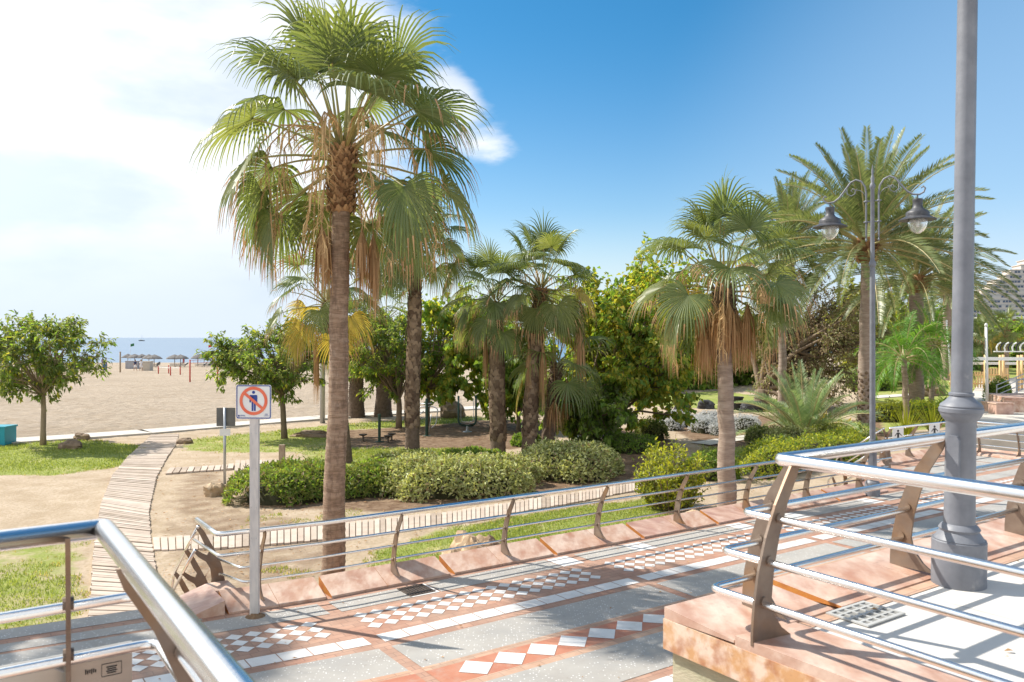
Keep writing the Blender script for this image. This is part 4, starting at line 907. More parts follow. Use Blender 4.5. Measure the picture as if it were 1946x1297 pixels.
def fan_palm(label, loc, h, lean=(0, 0), rb=0.24, rt=0.15, crown='a', cs=1.0, rz=0.0, boot=(0.84, 1.0, 110), barkm=None, crisscross=None, dead=(), stalks=0, group='fan palms in the garden', seed=1, skirt=0, cat='palm tree', part_boot=boot_m):
    t = thing('fan_palm', label, cat, loc, 0, group)
    P = trunk_path(h, lean, seed=seed); q = MB(); ring_trunk(q, P, rb, rt); q.build('trunk', barkm or bark_ring, t, smooth=True)
    top = P[-1]
    if crisscross:
        q = MB(); boots(q, P, crisscross[0], crisscross[1], rb, rt, crisscross[2], crisscross[3], 0, 0.035, seed + 9); q.build('leaf_base', boot_dark, t).__setitem__('kind', 'stuff')
    if boot:
        q = MB(); kk = 1.45 if boot[0] > 0.78 else 1.08; boots(q, P, boot[0], boot[1], rt * kk, rt * kk * 0.95, boot[2], 0.085 if boot[2] > 250 else 0.12, 0, 0.06, seed + 2)
        n_ = 8; q.tube([path_at(P, min(1, boot[0] + (1 - boot[0]) * i / n_)) for i in range(n_ + 1)], [rt * (1.05 if i == 0 else kk * 0.93) for i in range(n_ + 1)], 14, 0); q.build('leaf_base', part_boot, t).__setitem__('kind', 'stuff')
    me = FAN_PROTO.get(crown)
    if me is None:
        kw = dict(a=dict(seed=21, n=40, yellow=0.0, clear=(-math.pi / 2 - 0.4, 0.42, 0.72)), b=dict(seed=5, n=32, yellow=0.04, clear=(-math.pi / 2 - 2.2, 0.7, 0.6)), c=dict(seed=33, n=26, el0=80, el1=-34, yellow=0.0), d=dict(seed=44, n=26, yellow=0.45, el1=-34, nseg=30), f=dict(seed=17, n=28, el0=80, el1=-40, yellow=0.4, nseg=26), e=dict(seed=9, n=22, yellow=0.3, nseg=22, tip=False))[crown]
        o = fan_crown_mesh('crown', **kw); me = FAN_PROTO[crown] = o.data
    else: o = bpy.data.objects.new('crown', me); COL.objects.link(o)
    o.parent = t; KIDS.setdefault(t.name, []).append(o); o.location = top; o.rotation_euler = (0, 0, rz); o.scale = (cs, cs, cs)
    g = random.Random(seed + 50)
    for (ox, oy, oz, L, sp) in dead:
        q = MB(); a = top + Vector((ox * 0.35, oy * 0.35, 0)); b = top + Vector((ox, oy, oz)); q.tube([a, a.lerp(b, 0.5) + Vector((ox, oy, 0)) * 0.22, b], 0.011, 5, 0, cap=False); hang(q, b, L, g, 0, 60, sp, 0.013); q.build('dead_frond', fan_dead, t)
    if stalks:
        q = MB(); flower_stalks(q, stalks, g, 1.0 * cs, 1.3 * cs); f = q.build('flower_stalks', straw, t); f.location = top
    if skirt:
        q = MB()
        for k in range(skirt):
            a = g.uniform(0, 6.283); rr = rt + 0.08 + g.uniform(0, 0.24); zz = -g.uniform(0.2, 0.7); hang(q, top + Vector((math.cos(a) * rr, math.sin(a) * rr, zz)), g.uniform(0.9, 1.4), g, 0, 40, 0.24, 0.012)
        q.build('dead_leaf_skirt', fan_dead, t)
    return t
def loc_at(px, D): x = (px - CX) / F * D; return Vector((x, D, gz(x, D)))
p1 = loc_at(634, 11.45)
fan_palm('tallest fan palm, stout trunk just behind the railing, dry fronds hanging', p1, height_at(290, 11.45) - p1.z, (0.13, 0.05), 0.205, 0.125, 'a', 1.14, 0.4, (0.872, 1.012, 300), bark_ring, None,
         ((-0.27, -0.14, -1.0, 1.10, 0.20), (-0.22, 0.14, -1.02, 1.0, 0.16), (0.27, -0.08, -1.0, 1.1, 0.13), (0.40, 0.10, -1.05, 1.25, 0.12)), 13, seed=4)
p0 = loc_at(-560, 11.6)
fan_palm('tall fan palm just beyond the left edge, only its dappled shade reaches the paving', p0, 9.3, (0.1, 0.05), 0.21, 0.13, 'a', 0.85, 2.4, (0.872, 1.012, 120), bark_ring, None, (), 0, seed=5)
p4 = loc_at(1383, 15.4)
fan_palm('fan palm with a thick brown skirt of dead leaves, grey trunk at the railing', p4, height_at(545, 15.4) - p4.z, (-0.07, 0.05), 0.235, 0.135, 'b', 1.0, 2.2, (0.80, 1.0, 130), bark_grey, None, (), 7, seed=8, skirt=18, part_boot=boot_dark)
p2 = loc_at(783, 25.8)
fan_palm('slim fan palm with criss-cross bark standing in the bed behind the tallest palm', p2, height_at(455, 25.8) - p2.z, (0.12, 0.1), 0.26, 0.19, 'c', 1.12, 1.0, (0.72, 1.0, 150), bark_dark, (0.15, 0.72, 340, 0.20), (), 6, seed=12, part_boot=boot_dark)
p3 = loc_at(946, 26.8)
fan_palm('dark fan palm with shaggy bark, left of the leaning twin trunks', p3, height_at(575, 26.8) - p3.z, (-0.05, 0.1), 0.27, 0.23, 'c', 1.06, 2.6, (0.7, 1.0, 130), bark_dark, (0.1, 0.7, 240, 0.24), ((-0.35, -0.1, -0.9, 1.9, 0.12),), 0, seed=13, part_boot=boot_dark)
p3b = loc_at(1004, 26.4)
fan_palm('fan palm with leaning trunk and brown fronds, in the middle of the hedge', p3b, height_at(548, 26.4) - p3b.z, (0.42, 0.1), 0.27, 0.20, 'b', 1.16, 0.3, (0.72, 1.0, 130), bark_dark, (0.12, 0.72, 240, 0.22),
         ((-0.4, -0.2, -1.6, 2.4, 0.16), (0.05, -0.35, -1.7, 2.2, 0.16), (1.25, -0.1, -1.2, 2.2, 0.30), (0.45, 0.1, -3.6, 1.2, 0.35)), 3, seed=14)
p3c = loc_at(1040, 27.2)
fan_palm('short fan palm leaning right, its green crown half hidden behind the leaning trunk', p3c, height_at(690, 27.2) - p3c.z, (0.35, 0.2), 0.25, 0.21, 'e', 1.15, 4.0, (0.5, 1.0, 90), bark_dark, None, ((0.3, -0.2, -0.5, 1.5, 0.22),), 0, seed=15, part_boot=boot_dark)
p5 = loc_at(657, 25.4)
fan_palm('fan palm with yellowing leaves behind the tallest palm', p5, height_at(575, 25.4) - p5.z, (-0.62, 0.1), 0.24, 0.16, 'd', 1.16, 0.2, (0.6, 1.0, 80), bark_dark, None, ((-0.3, -0.1, -0.9, 2.2, 0.13),), 2, seed=16, part_boot=boot_dark)
for px, D, ty, lab, c in ((676, 40.0, 640, 'short thick fan palm at the edge of the sand, left of its twin', 'c'), (728, 40.3, 610, 'short thick fan palm at the edge of the sand, right of its twin', 'e')):
    a = loc_at(px, D); fan_palm(lab, a, height_at(ty, D) - a.z, (0.1, 0), 0.52, 0.30, c, 1.25, px, (0.15, 1.0, 180), bark_dark, None, (), 0, seed=px, part_boot=boot_dark)
for px, D, ty, lab, c, cs in ((1912, 62, 628, 'small fan palm with yellow lower leaves before the hotel', 'f', 1.0), (1792, 66, 590, 'fan palm peeping out left of the near lamp pole', 'e', 1.25),
                              (1868, 74, 648, 'dark fan palm right of the near lamp pole, behind the white pole', 'c', 1.4), (1836, 80, 612, 'fan palm hidden behind the near lamp pole', 'c', 1.5), (1486, 34, 520, 'slender fan palm behind the skirted palm', 'b', 1.1)):
    a = loc_at(px, D); fan_palm(lab, a, height_at(ty, D) - a.z, (0.05, 0), 0.22, 0.15, c, cs, px * 0.7, (0.8, 1.0, 60), bark_grey, None, (), 4 if px == 1486 else 0, seed=px)

def feather_frond(q, base, az, el, L, g, sag, mi, ribmi, nl=44, ll=0.34, vee=0.7, twist=0.0, start=0.12, lw=0.016, plum=0.0):
    d = Vector((math.cos(az) * math.cos(el), math.sin(az) * math.cos(el), math.sin(el))); n = 12; p = Vector(base); path = [p.copy()]; dirs = [d.copy()]
    for i in range(n):
        t = (i + 1) / n; d = (d + Vector((0, 0, -sag / n * (0.35 + 1.6 * t)))).normalized(); p = p + d * L / n; path.append(p.copy()); dirs.append(d.copy())
    q.tube(path, [0.026 * (1 - i / (n + 1)) + 0.004 for i in range(n + 1)], 4, ribmi, cap=False)
    for k in range(nl):
        t = start + (1 - start) * k / (nl - 1); x = t * n; i = min(int(x), n - 1); c = path[i].lerp(path[i + 1], x - i); dd = dirs[i].lerp(dirs[i + 1], x - i).normalized()
        s = dd.cross(UP)
        if s.length < 0.1: s = Vector((-math.sin(az), math.cos(az), 0))
        s.normalize(); u = s.cross(dd).normalized(); l = ll * (math.sin(math.pi * min(1, 0.18 + 0.82 * t) ** 0.8) * 0.75 + 0.3) * g.uniform(0.85, 1.1)
        for sg in (-1, 1):
            v = vee + g.uniform(-0.15, 0.15) + plum * g.uniform(-1.2, 1.2); fw = 0.5 + 0.45 * t
            ld = (s * sg * math.cos(v) + u * math.sin(v) + dd * fw).normalized()
            m_ = c + ld * l * 0.5; ld2 = (ld + Vector((0, 0, -0.22 - plum * 0.5))).normalized(); e = m_ + ld2 * l * 0.5; w_ = dd.cross(ld).cross(ld).normalized() * lw * 0.5
            b = len(q.v); q.v += [tuple(c), tuple(m_ - w_), tuple(m_ + w_), tuple(e)]; q.f += [(b, b + 1, b + 2), (b + 1, b + 3, b + 2)]; q.m += [mi, mi]
FEATH = {}
def feather_crown(key):
    if key in FEATH: o = bpy.data.objects.new('crown', FEATH[key]); COL.objects.link(o); return o
    kw = dict(date=dict(seed=3, n=64, L=3.6, el0=86, el1=-14, sag=0.72, mats=[date_green, rachis], nl=74, ll=0.48, vee=0.5, lw=0.034, plum=0.0),
              date2=dict(seed=8, n=58, L=3.6, el0=84, el1=-14, sag=0.8, mats=[date_green, rachis], nl=74, ll=0.48, vee=0.5, lw=0.034, plum=0.0),
              low=dict(seed=4, n=46, L=2.6, el0=84, el1=14, sag=0.95, mats=[date_low, rachis], nl=64, ll=0.36, vee=0.6, lw=0.019, plum=0.0),
              queen=dict(seed=5, n=20, L=2.5, el0=78, el1=-10, sag=1.9, mats=[queen_green, rachis], nl=56, ll=0.55, vee=0.2, lw=0.036, plum=0.5),
              stub=dict(seed=6, n=34, L=2.6, el0=82, el1=5, sag=0.8, mats=[date_low, rachis], nl=36, ll=0.45, vee=0.6, lw=0.045, plum=0.0))[key]
    g = random.Random(kw['seed']); q = MB(); n = kw['n']
    for i in range(n):
        f = i / (n - 1); az = i * 2.39996 + g.uniform(-0.2, 0.2); el = R(kw['el0'] + (kw['el1'] - kw['el0']) * f + g.uniform(-6, 6))
        feather_frond(q, (math.cos(az) * 0.12, math.sin(az) * 0.12, 0.15 - 0.3 * f), az, el, kw['L'] * g.uniform(0.85, 1.1) * (0.8 + 0.2 * f), g, kw['sag'] * (0.55 + 0.6 * math.cos(el)), 0, 1, kw['nl'], kw['ll'], kw['vee'], 0, 0.16, kw['lw'], kw['plum'])
    o = q.build('crown', kw['mats']); FEATH[key] = o.data; return o
def feather_palm(name, label, loc, h, lean, rb, rt, key, cs, rz, bootn=0, barkm=None, seed=1, cc=None, cat='palm tree', group=None):
    t = thing(name, label, cat, loc, 0, group); top = Vector((0, 0, 0))
    if h > 0.05:
        P = trunk_path(h, lean, seed=seed); q = MB(); ring_trunk(q, P, rb, rt, 0, 0.07); q.build('trunk', barkm or bark_grey, t, smooth=True); top = P[-1]
        if cc: q = MB(); boots(q, P, cc[0], cc[1], rb, rt, cc[2], 0.14, 0, 0.03, seed); q.build('leaf_base', boot_dark, t).__setitem__('kind', 'stuff')
        if bootn:
            q = MB(); P2 = [top - Vector((0, 0, 0.75)), top + Vector((0, 0, 0.1))]; boots(q, P2, 0.0, 1.0, rt * 1.5, rt * 1.9, bootn, 0.19, 0, 0.13, seed + 1); q.lathe([(rt, -0.8), (rt * 1.5, -0.6), (rt * 1.75, -0.2), (rt * 1.1, 0.12)], 14, top, 0); q.build('trunk_head', boot_m, t)
    o = feather_crown(key); o.parent = t; KIDS.setdefault(t.name, []).append(o); o.location = top; o.rotation_euler = (0, 0, rz); o.scale = (cs,) * 3
    return t
a = loc_at(1642, 31.0); feather_palm('date_palm', 'tall date palm with long feathery fronds just behind the double lamp', a, height_at(462, 31.0) - a.z, (0.12, 0), 0.27, 0.21, 'date', 1.40, 0.3, 120, bark_grey, 3, (0.02, 0.35, 130))
a = loc_at(1742, 40.8); feather_palm('date_palm', 'date palm with arching fronds between the double lamp and near lamp pole', a, height_at(528, 40.8) - a.z, (0.0, 0), 0.40, 0.33, 'date2', 1.42, 1.3, 130, bark_grey, 4)
a = loc_at(1722, 36.4); feather_palm('feather_palm', 'slim young palm with drooping bright green plumes before the date palm', a, height_at(680, 36.4) - a.z, (-0.1, 0), 0.16, 0.12, 'queen', 1.0, 0.5, 0, bark_grey, 5)
a = loc_at(1770, 39.0); feather_palm('feather_palm', 'drooping green plume palm just left of the near lamp pole', a, height_at(655, 39.0) - a.z, (0.1, 0), 0.15, 0.11, 'queen', 1.0, 2.5, 0, bark_grey, 6)
a = loc_at(1686, 56.0); feather_palm('date_palm', 'stubby date palm on the far lawn with a short thick trunk', a, height_at(725, 56.0) - a.z, (0, 0), 0.50, 0.55, 'stub', 1.35, 0.5, 0, bark_grey, 7, (0.05, 1.0, 60))
a = loc_at(1530, 31.0); feather_palm('cycad_palm', 'trunkless silvery feather palm spraying from the bed', a, 0, (0, 0), 0, 0, 'low', 1.3, 0.5)
a = loc_at(1800, 62.0); feather_palm('date_palm', 'distant date palm behind the near lamp pole', a, height_at(560, 62.0) - a.z, (0, 0), 0.35, 0.3, 'date2', 1.0, 3.3, 0, bark_grey, 9)
a = loc_at(1500, 44.0); feather_palm('date_palm', 'date palm with drooping grey-green fronds behind the skirted fan palm', a, height_at(455, 44.0) - a.z, (0, 0), 0.32, 0.26, 'date2', 1.15, 5.1, 60, bark_grey, 10)

# ------------------------------------------------------------------ broadleaf trees, hedges, shrubs
def leaf_card(q, c, d, n, L, w, mi, fold=0.25):
    s = d.cross(n)
    if s.length < 1e-3: return
    s.normalize(); n = s.cross(d); b = len(q.v); m_ = c + d * L * 0.45
    q.v += [tuple(c), tuple(m_ + s * w * 0.5 + n * w * fold), tuple(c + d * L - n * L * 0.12), tuple(m_ - s * w * 0.5 + n * w * fold)]
    q.f += [(b, b + 1, b + 2), (b, b + 2, b + 3)]; q.m += [mi, mi]
def rvec(g):
    while True:
        v = Vector((g.uniform(-1, 1), g.uniform(-1, 1), g.uniform(-1, 1)))
        if 0.05 < v.length < 1: return v
def tree(name, label, loc, fork, rad, cc, cr, nclump, nleaf, lsize, mats, weights, seed, group=None, barkm=None, lean=(0, 0), clump=0.42, shell=0.55, droop=0.5, aspect=0.42, cat='tree', twigs=7, gap=0.0):
    """trunk to a fork, limbs to clumps spread through an ellipsoid (centre cc, radii cr), twigs with leaves in every clump"""
    g = random.Random(seed); t = thing(name, label, cat, loc, 0, group); q = MB(); k = MB()
    tp = Vector((lean[0], lean[1], fork)); cc = Vector(cc)
    q.tube([Vector((0, 0, -0.1)), Vector((lean[0] * .3, lean[1] * .3, fork * .3)), Vector((lean[0] * .7 + .02, lean[1] * .7, fork * .7)), tp, tp + Vector((0, 0, fork * 0.06))], [rad * 1.25, rad, rad * 0.92, rad * 0.85, rad * 0.6], 10, 0)
    limbs = []
    for i in range(nclump):
        v = rvec(g).normalized() * (shell + (1 - shell) * g.random()) if g.random() < 0.75 else rvec(g)
        v = v * g.uniform(0.82, 1.12)
        c = cc + Vector((v.x * cr[0], v.y * cr[1], v.z * cr[2]))
        if g.random() < gap: continue
        h = tp.lerp(cc, g.uniform(0.0, 0.5)); m1 = tp.lerp(c, 0.45) + Vector((0, 0, 0.12 * (c - tp).length)) ; r0 = rad * g.uniform(0.3, 0.5)
        if limbs and g.random() < 0.6: h = g.choice(limbs); m1 = h.lerp(c, 0.5) + Vector((0, 0, 0.06 * (c - h).length)); r0 *= 0.6
        else: h = tp
        q.tube([h, m1, c], [r0, r0 * 0.6, r0 * 0.22], 5, 0, cap=False); limbs.append(m1)
        cs = clump * g.uniform(0.7, 1.3)
        for _ in range(twigs):
            e = c + rvec(g) * cs * 1.25; e.z += 0.05; st = c.lerp(m1, g.random() * 0.4)
            q.tube([st, st.lerp(e, 0.55) + Vector((0, 0, 0.08 * cs)), e], [0.010, 0.007, 0.003], 3, 0, cap=False)
            for _ in range(int(nleaf / (nclump * twigs)) + 1):
                u = g.random() ** 0.6; p = st.lerp(e, u) + rvec(g) * cs * 0.22
                d = ((e - st).normalized() * 0.6 + rvec(g) * 0.8 + Vector((0, 0, -droop))).normalized(); n = (UP + rvec(g) * 0.9).normalized(); L = lsize * g.uniform(0.65, 1.25)
                leaf_card(k, p, d, n, L, L * aspect * g.uniform(0.8, 1.25), g.choices(range(len(mats)), weights)[0])
    q.build('trunk', barkm or bark, t, smooth=True); k.build('crown', mats, t); return t
def px_tree(name, label, px, D, cpx, cpy, rpx, rpy, fork_py, seed, depth=0.9, **kw):
    a = loc_at(px, D); s = D / F; cc = ((cpx - px) * s, 0, height_at(cpy, D) - a.z); cr = (rpx * s, rpx * s * depth, rpy * s)
    return tree(name, label, a, height_at(fork_py, D) - a.z, kw.pop('rad'), cc, cr, seed=seed, **kw)
px_tree('beach_tree', 'small round tree at far left on the lawn by the sand', 82, 29.5, 74, 674, 128, 86, 752, 31, rad=0.095, nclump=80, nleaf=7000, lsize=0.19, mats=[leaf_blue, leaf_tree, leaf_lime], weights=[6, 2.5, 1.2], barkm=bark_pale, group='small trees along the beach edge', clump=0.45)
px_tree('beach_tree', 'small tree with a slanting thin trunk, left of the tallest palm', 541, 31.4, 520, 680, 120, 76, 752, 32, rad=0.11, nclump=80, nleaf=8000, lsize=0.19, mats=[leaf_blue, leaf_tree, leaf_lime], weights=[6, 3, 0.8], lean=(-0.12, 0), group='small trees along the beach edge', clump=0.42)
px_tree('beach_tree', 'small tree between the tallest palm and the criss-cross palm', 758, 35.0, 722, 668, 98, 82, 760, 33, rad=0.13, nclump=80, nleaf=7600, lsize=0.2, mats=[leaf_blue, leaf_tree, leaf_lime], weights=[5, 4, 1.5], group='small trees along the beach edge', clump=0.45)
px_tree('heart_leaf_tree', 'slim tree with large hanging leaves, left of the dark shaggy palm', 813, 36.0, 872, 662, 112, 112, 740, 34, rad=0.09, nclump=80, nleaf=10500, lsize=0.24, mats=[leaf_tree, leaf_lime], weights=[3, 2], aspect=0.8, clump=0.7, droop=0.9)
px_tree('heart_leaf_tree', 'leafy small tree filling the gap between the shaggy palm and the leaning palm', 985, 34.0, 990, 700, 78, 92, 790, 44, rad=0.1, nclump=50, nleaf=6500, lsize=0.24, mats=[leaf_tree, leaf_lime], weights=[4, 1], aspect=0.8, clump=0.65, droop=0.9)
px_tree('heart_leaf_tree', 'big dense tree with yellow-green leaves in the centre', 1160, 29.5, 1205, 650, 164, 160, 800, 35, rad=0.2, nclump=120, nleaf=19000, lsize=0.20, mats=[leaf_tree, leaf_lime, leaf_yel], weights=[3.6, 3.8, 0.5], aspect=0.8, clump=0.75, droop=0.8, shell=0.4)
px_tree('heart_leaf_tree', 'low dark leafy mass under the big central tree', 1110, 28.5, 1110, 775, 100, 75, 830, 36, rad=0.12, nclump=46, nleaf=8000, lsize=0.2, mats=[leaf_tree, leaf_blue], weights=[3, 2], aspect=0.75, clump=0.6, droop=0.8, shell=0.2)
px_tree('bronze_tree', 'broad dusty bronze-brown tree on the right behind the silvery palm', 1447, 44.0, 1540, 662, 138, 118, 742, 37, rad=0.42, nclump=120, nleaf=19000, lsize=0.18, mats=[leaf_brown, leaf_olive], weights=[4, 2.6], clump=0.9, shell=0.35, aspect=0.4, twigs=8)
for i, (px, D, cy, rx, ry, mats, w_, lab) in enumerate(((1300, 62, 672, 80, 70, [leaf_tree, leaf_lime], [3, 1], 'distant green tree behind the big yellow-green tree'), (1395, 66, 668, 70, 78, [leaf_tree, leaf_olive], [3, 1], 'distant tree left of the bronze tree'),
        (1640, 72, 640, 70, 100, [leaf_olive, leaf_lime], [3, 1], 'distant tree behind the tall date palm trunk'), (1712, 78, 640, 80, 96, [leaf_tree, leaf_lime], [3, 2], 'distant bright tree behind the drooping plume palms'), (1800, 84, 655, 90, 70, [leaf_tree, leaf_blue], [3, 1], 'distant dark tree behind the near lamp pole'),
        (1885, 92, 650, 42, 38, [leaf_tree, leaf_olive], [3, 1], 'distant tree under the stepped hotel, right of the near lamp pole'), (1942, 88, 655, 34, 34, [leaf_tree, leaf_lime], [3, 1], 'distant tree at the right edge under the stepped hotel'),
        (1180, 60, 668, 80, 80, [leaf_tree, leaf_blue], [3, 1], 'distant tree hidden behind the big yellow-green tree'))):
    px_tree('park_tree', lab, px, D, px, cy, rx, ry, 725, 60 + i, rad=0.3, nclump=46, nleaf=4200, lsize=0.62, mats=mats, weights=w_, clump=1.5, shell=0.3, aspect=0.6, group='trees closing the far side of the garden', twigs=6)

def bush(name, label, loc, size, n, lsize, mats, weights, seed, cat='shrub', group=None, aspect=0.45, hull=0.76, up=0.35, jag=0.14, rz=0.0, lobes=7, droop=0.0):
    """clipped or loose shrub: leaves over and inside a lumpy mound (size = half widths and height)"""
    g = random.Random(seed); t = thing(name, label, cat, loc, rz, group); sx, sy, sz = size
    bl = [(g.uniform(-.72, .72), g.uniform(-.72, .72), g.uniform(.36, .56)) for _ in range(lobes)] + [(0, 0, 0.62)]
    def hgt(x, y):
        h = 0.0
        for bx, by, br in bl:
            r2 = ((x - bx) ** 2 + (y - by) ** 2) / (br * br)
            if r2 < 1: h = max(h, (1 - r2) ** 0.42 * (0.72 + 0.5 * br))
        return min(h, 1.0)
    q = MB(); k = MB(); N_ = 22
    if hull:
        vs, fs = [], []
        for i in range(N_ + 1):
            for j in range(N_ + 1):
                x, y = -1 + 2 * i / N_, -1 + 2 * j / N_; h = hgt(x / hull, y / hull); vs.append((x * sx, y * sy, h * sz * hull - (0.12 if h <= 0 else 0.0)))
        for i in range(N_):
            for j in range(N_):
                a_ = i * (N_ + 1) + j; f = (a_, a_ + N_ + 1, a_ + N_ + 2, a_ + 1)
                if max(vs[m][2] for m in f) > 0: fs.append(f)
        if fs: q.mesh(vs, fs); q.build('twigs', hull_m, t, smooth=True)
    c = 0; tries = 0
    while c < n and tries < n * 8:
        tries += 1; x, y = g.uniform(-1.05, 1.05), g.uniform(-1.05, 1.05); h = hgt(x, y)
        if h <= 0.02: continue
        hx = hgt(x + 0.04, y) - h; hy = hgt(x, y + 0.04) - h
        slope = min(4.0, math.hypot(hx * sz / (0.04 * sx), hy * sz / (0.04 * sy)))
        for _ in range(1 + int(slope * 0.9 + g.random())):
            zz = h * (1 - (0.45 * min(1, slope)) * g.random()) * sz + g.uniform(-jag, jag) * 0.35 * sz + (jag * sz * 0.5 if g.random() < 0.05 else 0)
            p = Vector((x * sx + g.uniform(-.03, .03), y * sy + g.uniform(-.03, .03), max(0.02, zz))); nrm = Vector((-hx * 25 * sz / sx, -hy * 25 * sz / sy, 1)).normalized()
            d = (nrm * up + rvec(g) * 0.9 - UP * droop).normalized(); L = lsize * g.uniform(0.6, 1.25)
            leaf_card(k, p, d, (nrm + rvec(g) * 0.7).normalized(), L, L * aspect, g.choices(range(len(mats)), weights)[0]); c += 1
    k.build('foliage', mats, t); return t
def hedge_at(label, pa, pb, half_d, height, n, lsize, mats, w_, seed, **kw):
    a, b = G(*pa), G(*pb); m_ = (a + b) / 2; d = b - a
    return bush(kw.pop('name', 'hedge'), label, m_, (d.length / 2 * 1.1, half_d, height), n, lsize, mats, w_, seed, cat=kw.pop('cat', 'hedge'), rz=math.atan2(d.y, d.x), **kw)
hedge_at('bright green clipped hedge at the foot of the tallest palm', (475, 938), (735, 945), 1.5, 0.72, 13000, 0.115, [hedge_lime, leaf_tree, leaf_brown], [3, 1.2, 0.25], 71, lobes=13, jag=0.22)
hedge_at('pale variegated hedge running right from the bright one', (740, 938), (1010, 925), 1.35, 0.80, 12000, 0.12, [hedge_grey, leaf_olive, leaf_brown], [3, 1.2, 0.35], 72, lobes=13, jag=0.26)
hedge_at('pale green rounded hedge end below the leaning palm', (985, 912), (1160, 897), 1.5, 0.85, 8500, 0.12, [hedge_grey, leaf_olive, leaf_brown], [2, 1.4, 0.25], 73, lobes=9, jag=0.26)
hedge_at('low dark ground cover behind the pale hedge', (840, 880), (960, 882), 0.9, 0.4, 2600, 0.14, [leaf_tree, hedge_lime], [2, 1], 74, lobes=6, name='ground_cover', cat='plants')
hedge_at('low grey-green ground cover behind the bright hedge', (690, 880), (840, 882), 0.9, 0.35, 2600, 0.13, [hedge_grey, hedge_lime], [2, 1], 75, lobes=6, name='ground_cover', cat='plants')
def spiky_shrub(label, loc, n, h, spread, mats, w_, seed, lsize=0.07, per=46, name='shrub', cat='shrub'):
    g = random.Random(seed); t = thing(name, label, cat, loc); q = MB(); k = MB()
    for i in range(n):
        a_ = g.uniform(0, 6.283); r = spread * math.sqrt(g.random()); H = h * g.uniform(0.45, 1.0) * (1.1 - 0.5 * r / spread); b = Vector((math.cos(a_) * r * 0.55, math.sin(a_) * r * 0.55, 0)); e = Vector((math.cos(a_) * r * 1.15, math.sin(a_) * r * 1.15, H))
        q.tube([b, b.lerp(e, 0.6) + Vector((0, 0, 0.05)), e], [0.011, 0.007, 0.003], 4, 0, cap=False)
        for j in range(int(per * H / h) + 5):
            u = g.uniform(0.08, 1.0); p = b.lerp(e, u); d = (rvec(g) + UP * 0.4).normalized(); leaf_card(k, p + d * 0.02 + rvec(g) * 0.06, d, rvec(g).normalized(), lsize * g.uniform(.7, 1.5), lsize * 0.6, g.choices(range(len(mats)), weights=w_)[0])
    q.build('stems', bark, t); k.build('foliage', mats, t); return t
spiky_shrub('tall lime-yellow shrub with upright sprigs behind the railing', loc_at(1275, 18.6), 120, 1.75, 0.78, [shrub_lime, hedge_lime], [3, 2], 81, 0.085, 70)
hedge_at('lime-green hedge behind the railing right of the skirted palm', (1420, 912), (1640, 862), 0.9, 0.85, 9500, 0.10, [shrub_lime, hedge_lime, leaf_tree], [2.2, 2, 1], 82, lobes=12, jag=0.3)
hedge_at('dark green hedge between the lime shrub and the skirted palm', (1315, 905), (1400, 912), 0.7, 0.7, 3200, 0.10, [hedge_lime, leaf_tree], [2, 2], 83, lobes=6)
for i, (px, py, sx, h, mats, w_, lab) in enumerate(((1440, 842, 0.55, 0.6, [leaf_blue, leaf_olive], [2, 1], 'small dark green bush beside the garden path'), (1500, 850, 0.8, 0.7, [leaf_olive, hedge_grey], [2, 1], 'grey-green bush before the silvery feather palm'),
        (1575, 848, 0.9, 0.75, [hedge_lime, leaf_olive], [2, 1], 'loose green bush below the yellow shrub'), (1625, 850, 0.7, 0.8, [hedge_grey, leaf_tree], [2, 1], 'grey-green bush at the foot of the date palm'), (1545, 872, 1.2, 0.55, [shrub_lime, hedge_lime], [2, 1], 'yellowish low bush in front of the garden bed'),
        (1690, 800, 1.1, 0.9, [shrub_lime, hedge_lime], [2, 2], 'lime bush right of the grey double lamp'), (1760, 800, 1.2, 0.9, [shrub_lime, leaf_tree], [2, 2], 'lime bush at the foot of the plume palms'), (1805, 792, 1.0, 0.8, [leaf_tree, hedge_lime], [2, 2], 'green bush beside the near lamp pole'),
        (1240, 835, 0.6, 0.8, [leaf_blue, leaf_olive], [2, 1], 'dark round bush left of the silver bushes'), (1200, 860, 0.9, 0.6, [leaf_tree, leaf_blue], [2, 1], 'dark low bush in the shade under the big tree'), (1000, 848, 0.5, 0.45, [leaf_tree, leaf_blue], [2, 1], 'small dark bush at the foot of the leaning palm'),
        (1650, 742, 1.6, 1.3, [leaf_tree, leaf_blue], [2, 1], 'dark bush on the far lawn behind the date palm'), (1720, 728, 2.2, 1.4, [hedge_lime, leaf_tree], [2, 2], 'wide green bush at the back of the far lawn'), (1330, 735, 2.2, 1.2, [leaf_tree, leaf_blue], [2, 2], 'dark bushes at the back of the central lawn'))):
    bush('bush', lab, G(px, py), (sx, sx * 0.85, h), 2300 if h < 1 else 1500, 0.11 if h < 1 else 0.24, mats, w_, 90 + i, jag=0.25, group='loose bushes in the garden beds')
spiky_shrub('small yellow-leaved shrub in the bed by the silvery palm', G(1566, 832), 26, 1.0, 0.75, [leaf_yel, shrub_lime], [3, 1], 110, 0.2, 22)
for i, (px, py, s) in enumerate(((1275, 818, .55), (1305, 812, .6), (1330, 822, .7), (1352, 816, .65), (1372, 826, .5), (1408, 818, .7), (1428, 812, .5), (1290, 800, .5), (1345, 800, .5))):
    bush('silver_bush', 'silver-grey bush in the row behind the skirted palm', G(px, py), (s, s * .9, s * 0.95), 1100, 0.10, [silver], [1], 120 + i, jag=0.2, group='silver bushes in a row', aspect=0.35, hull=0.8)
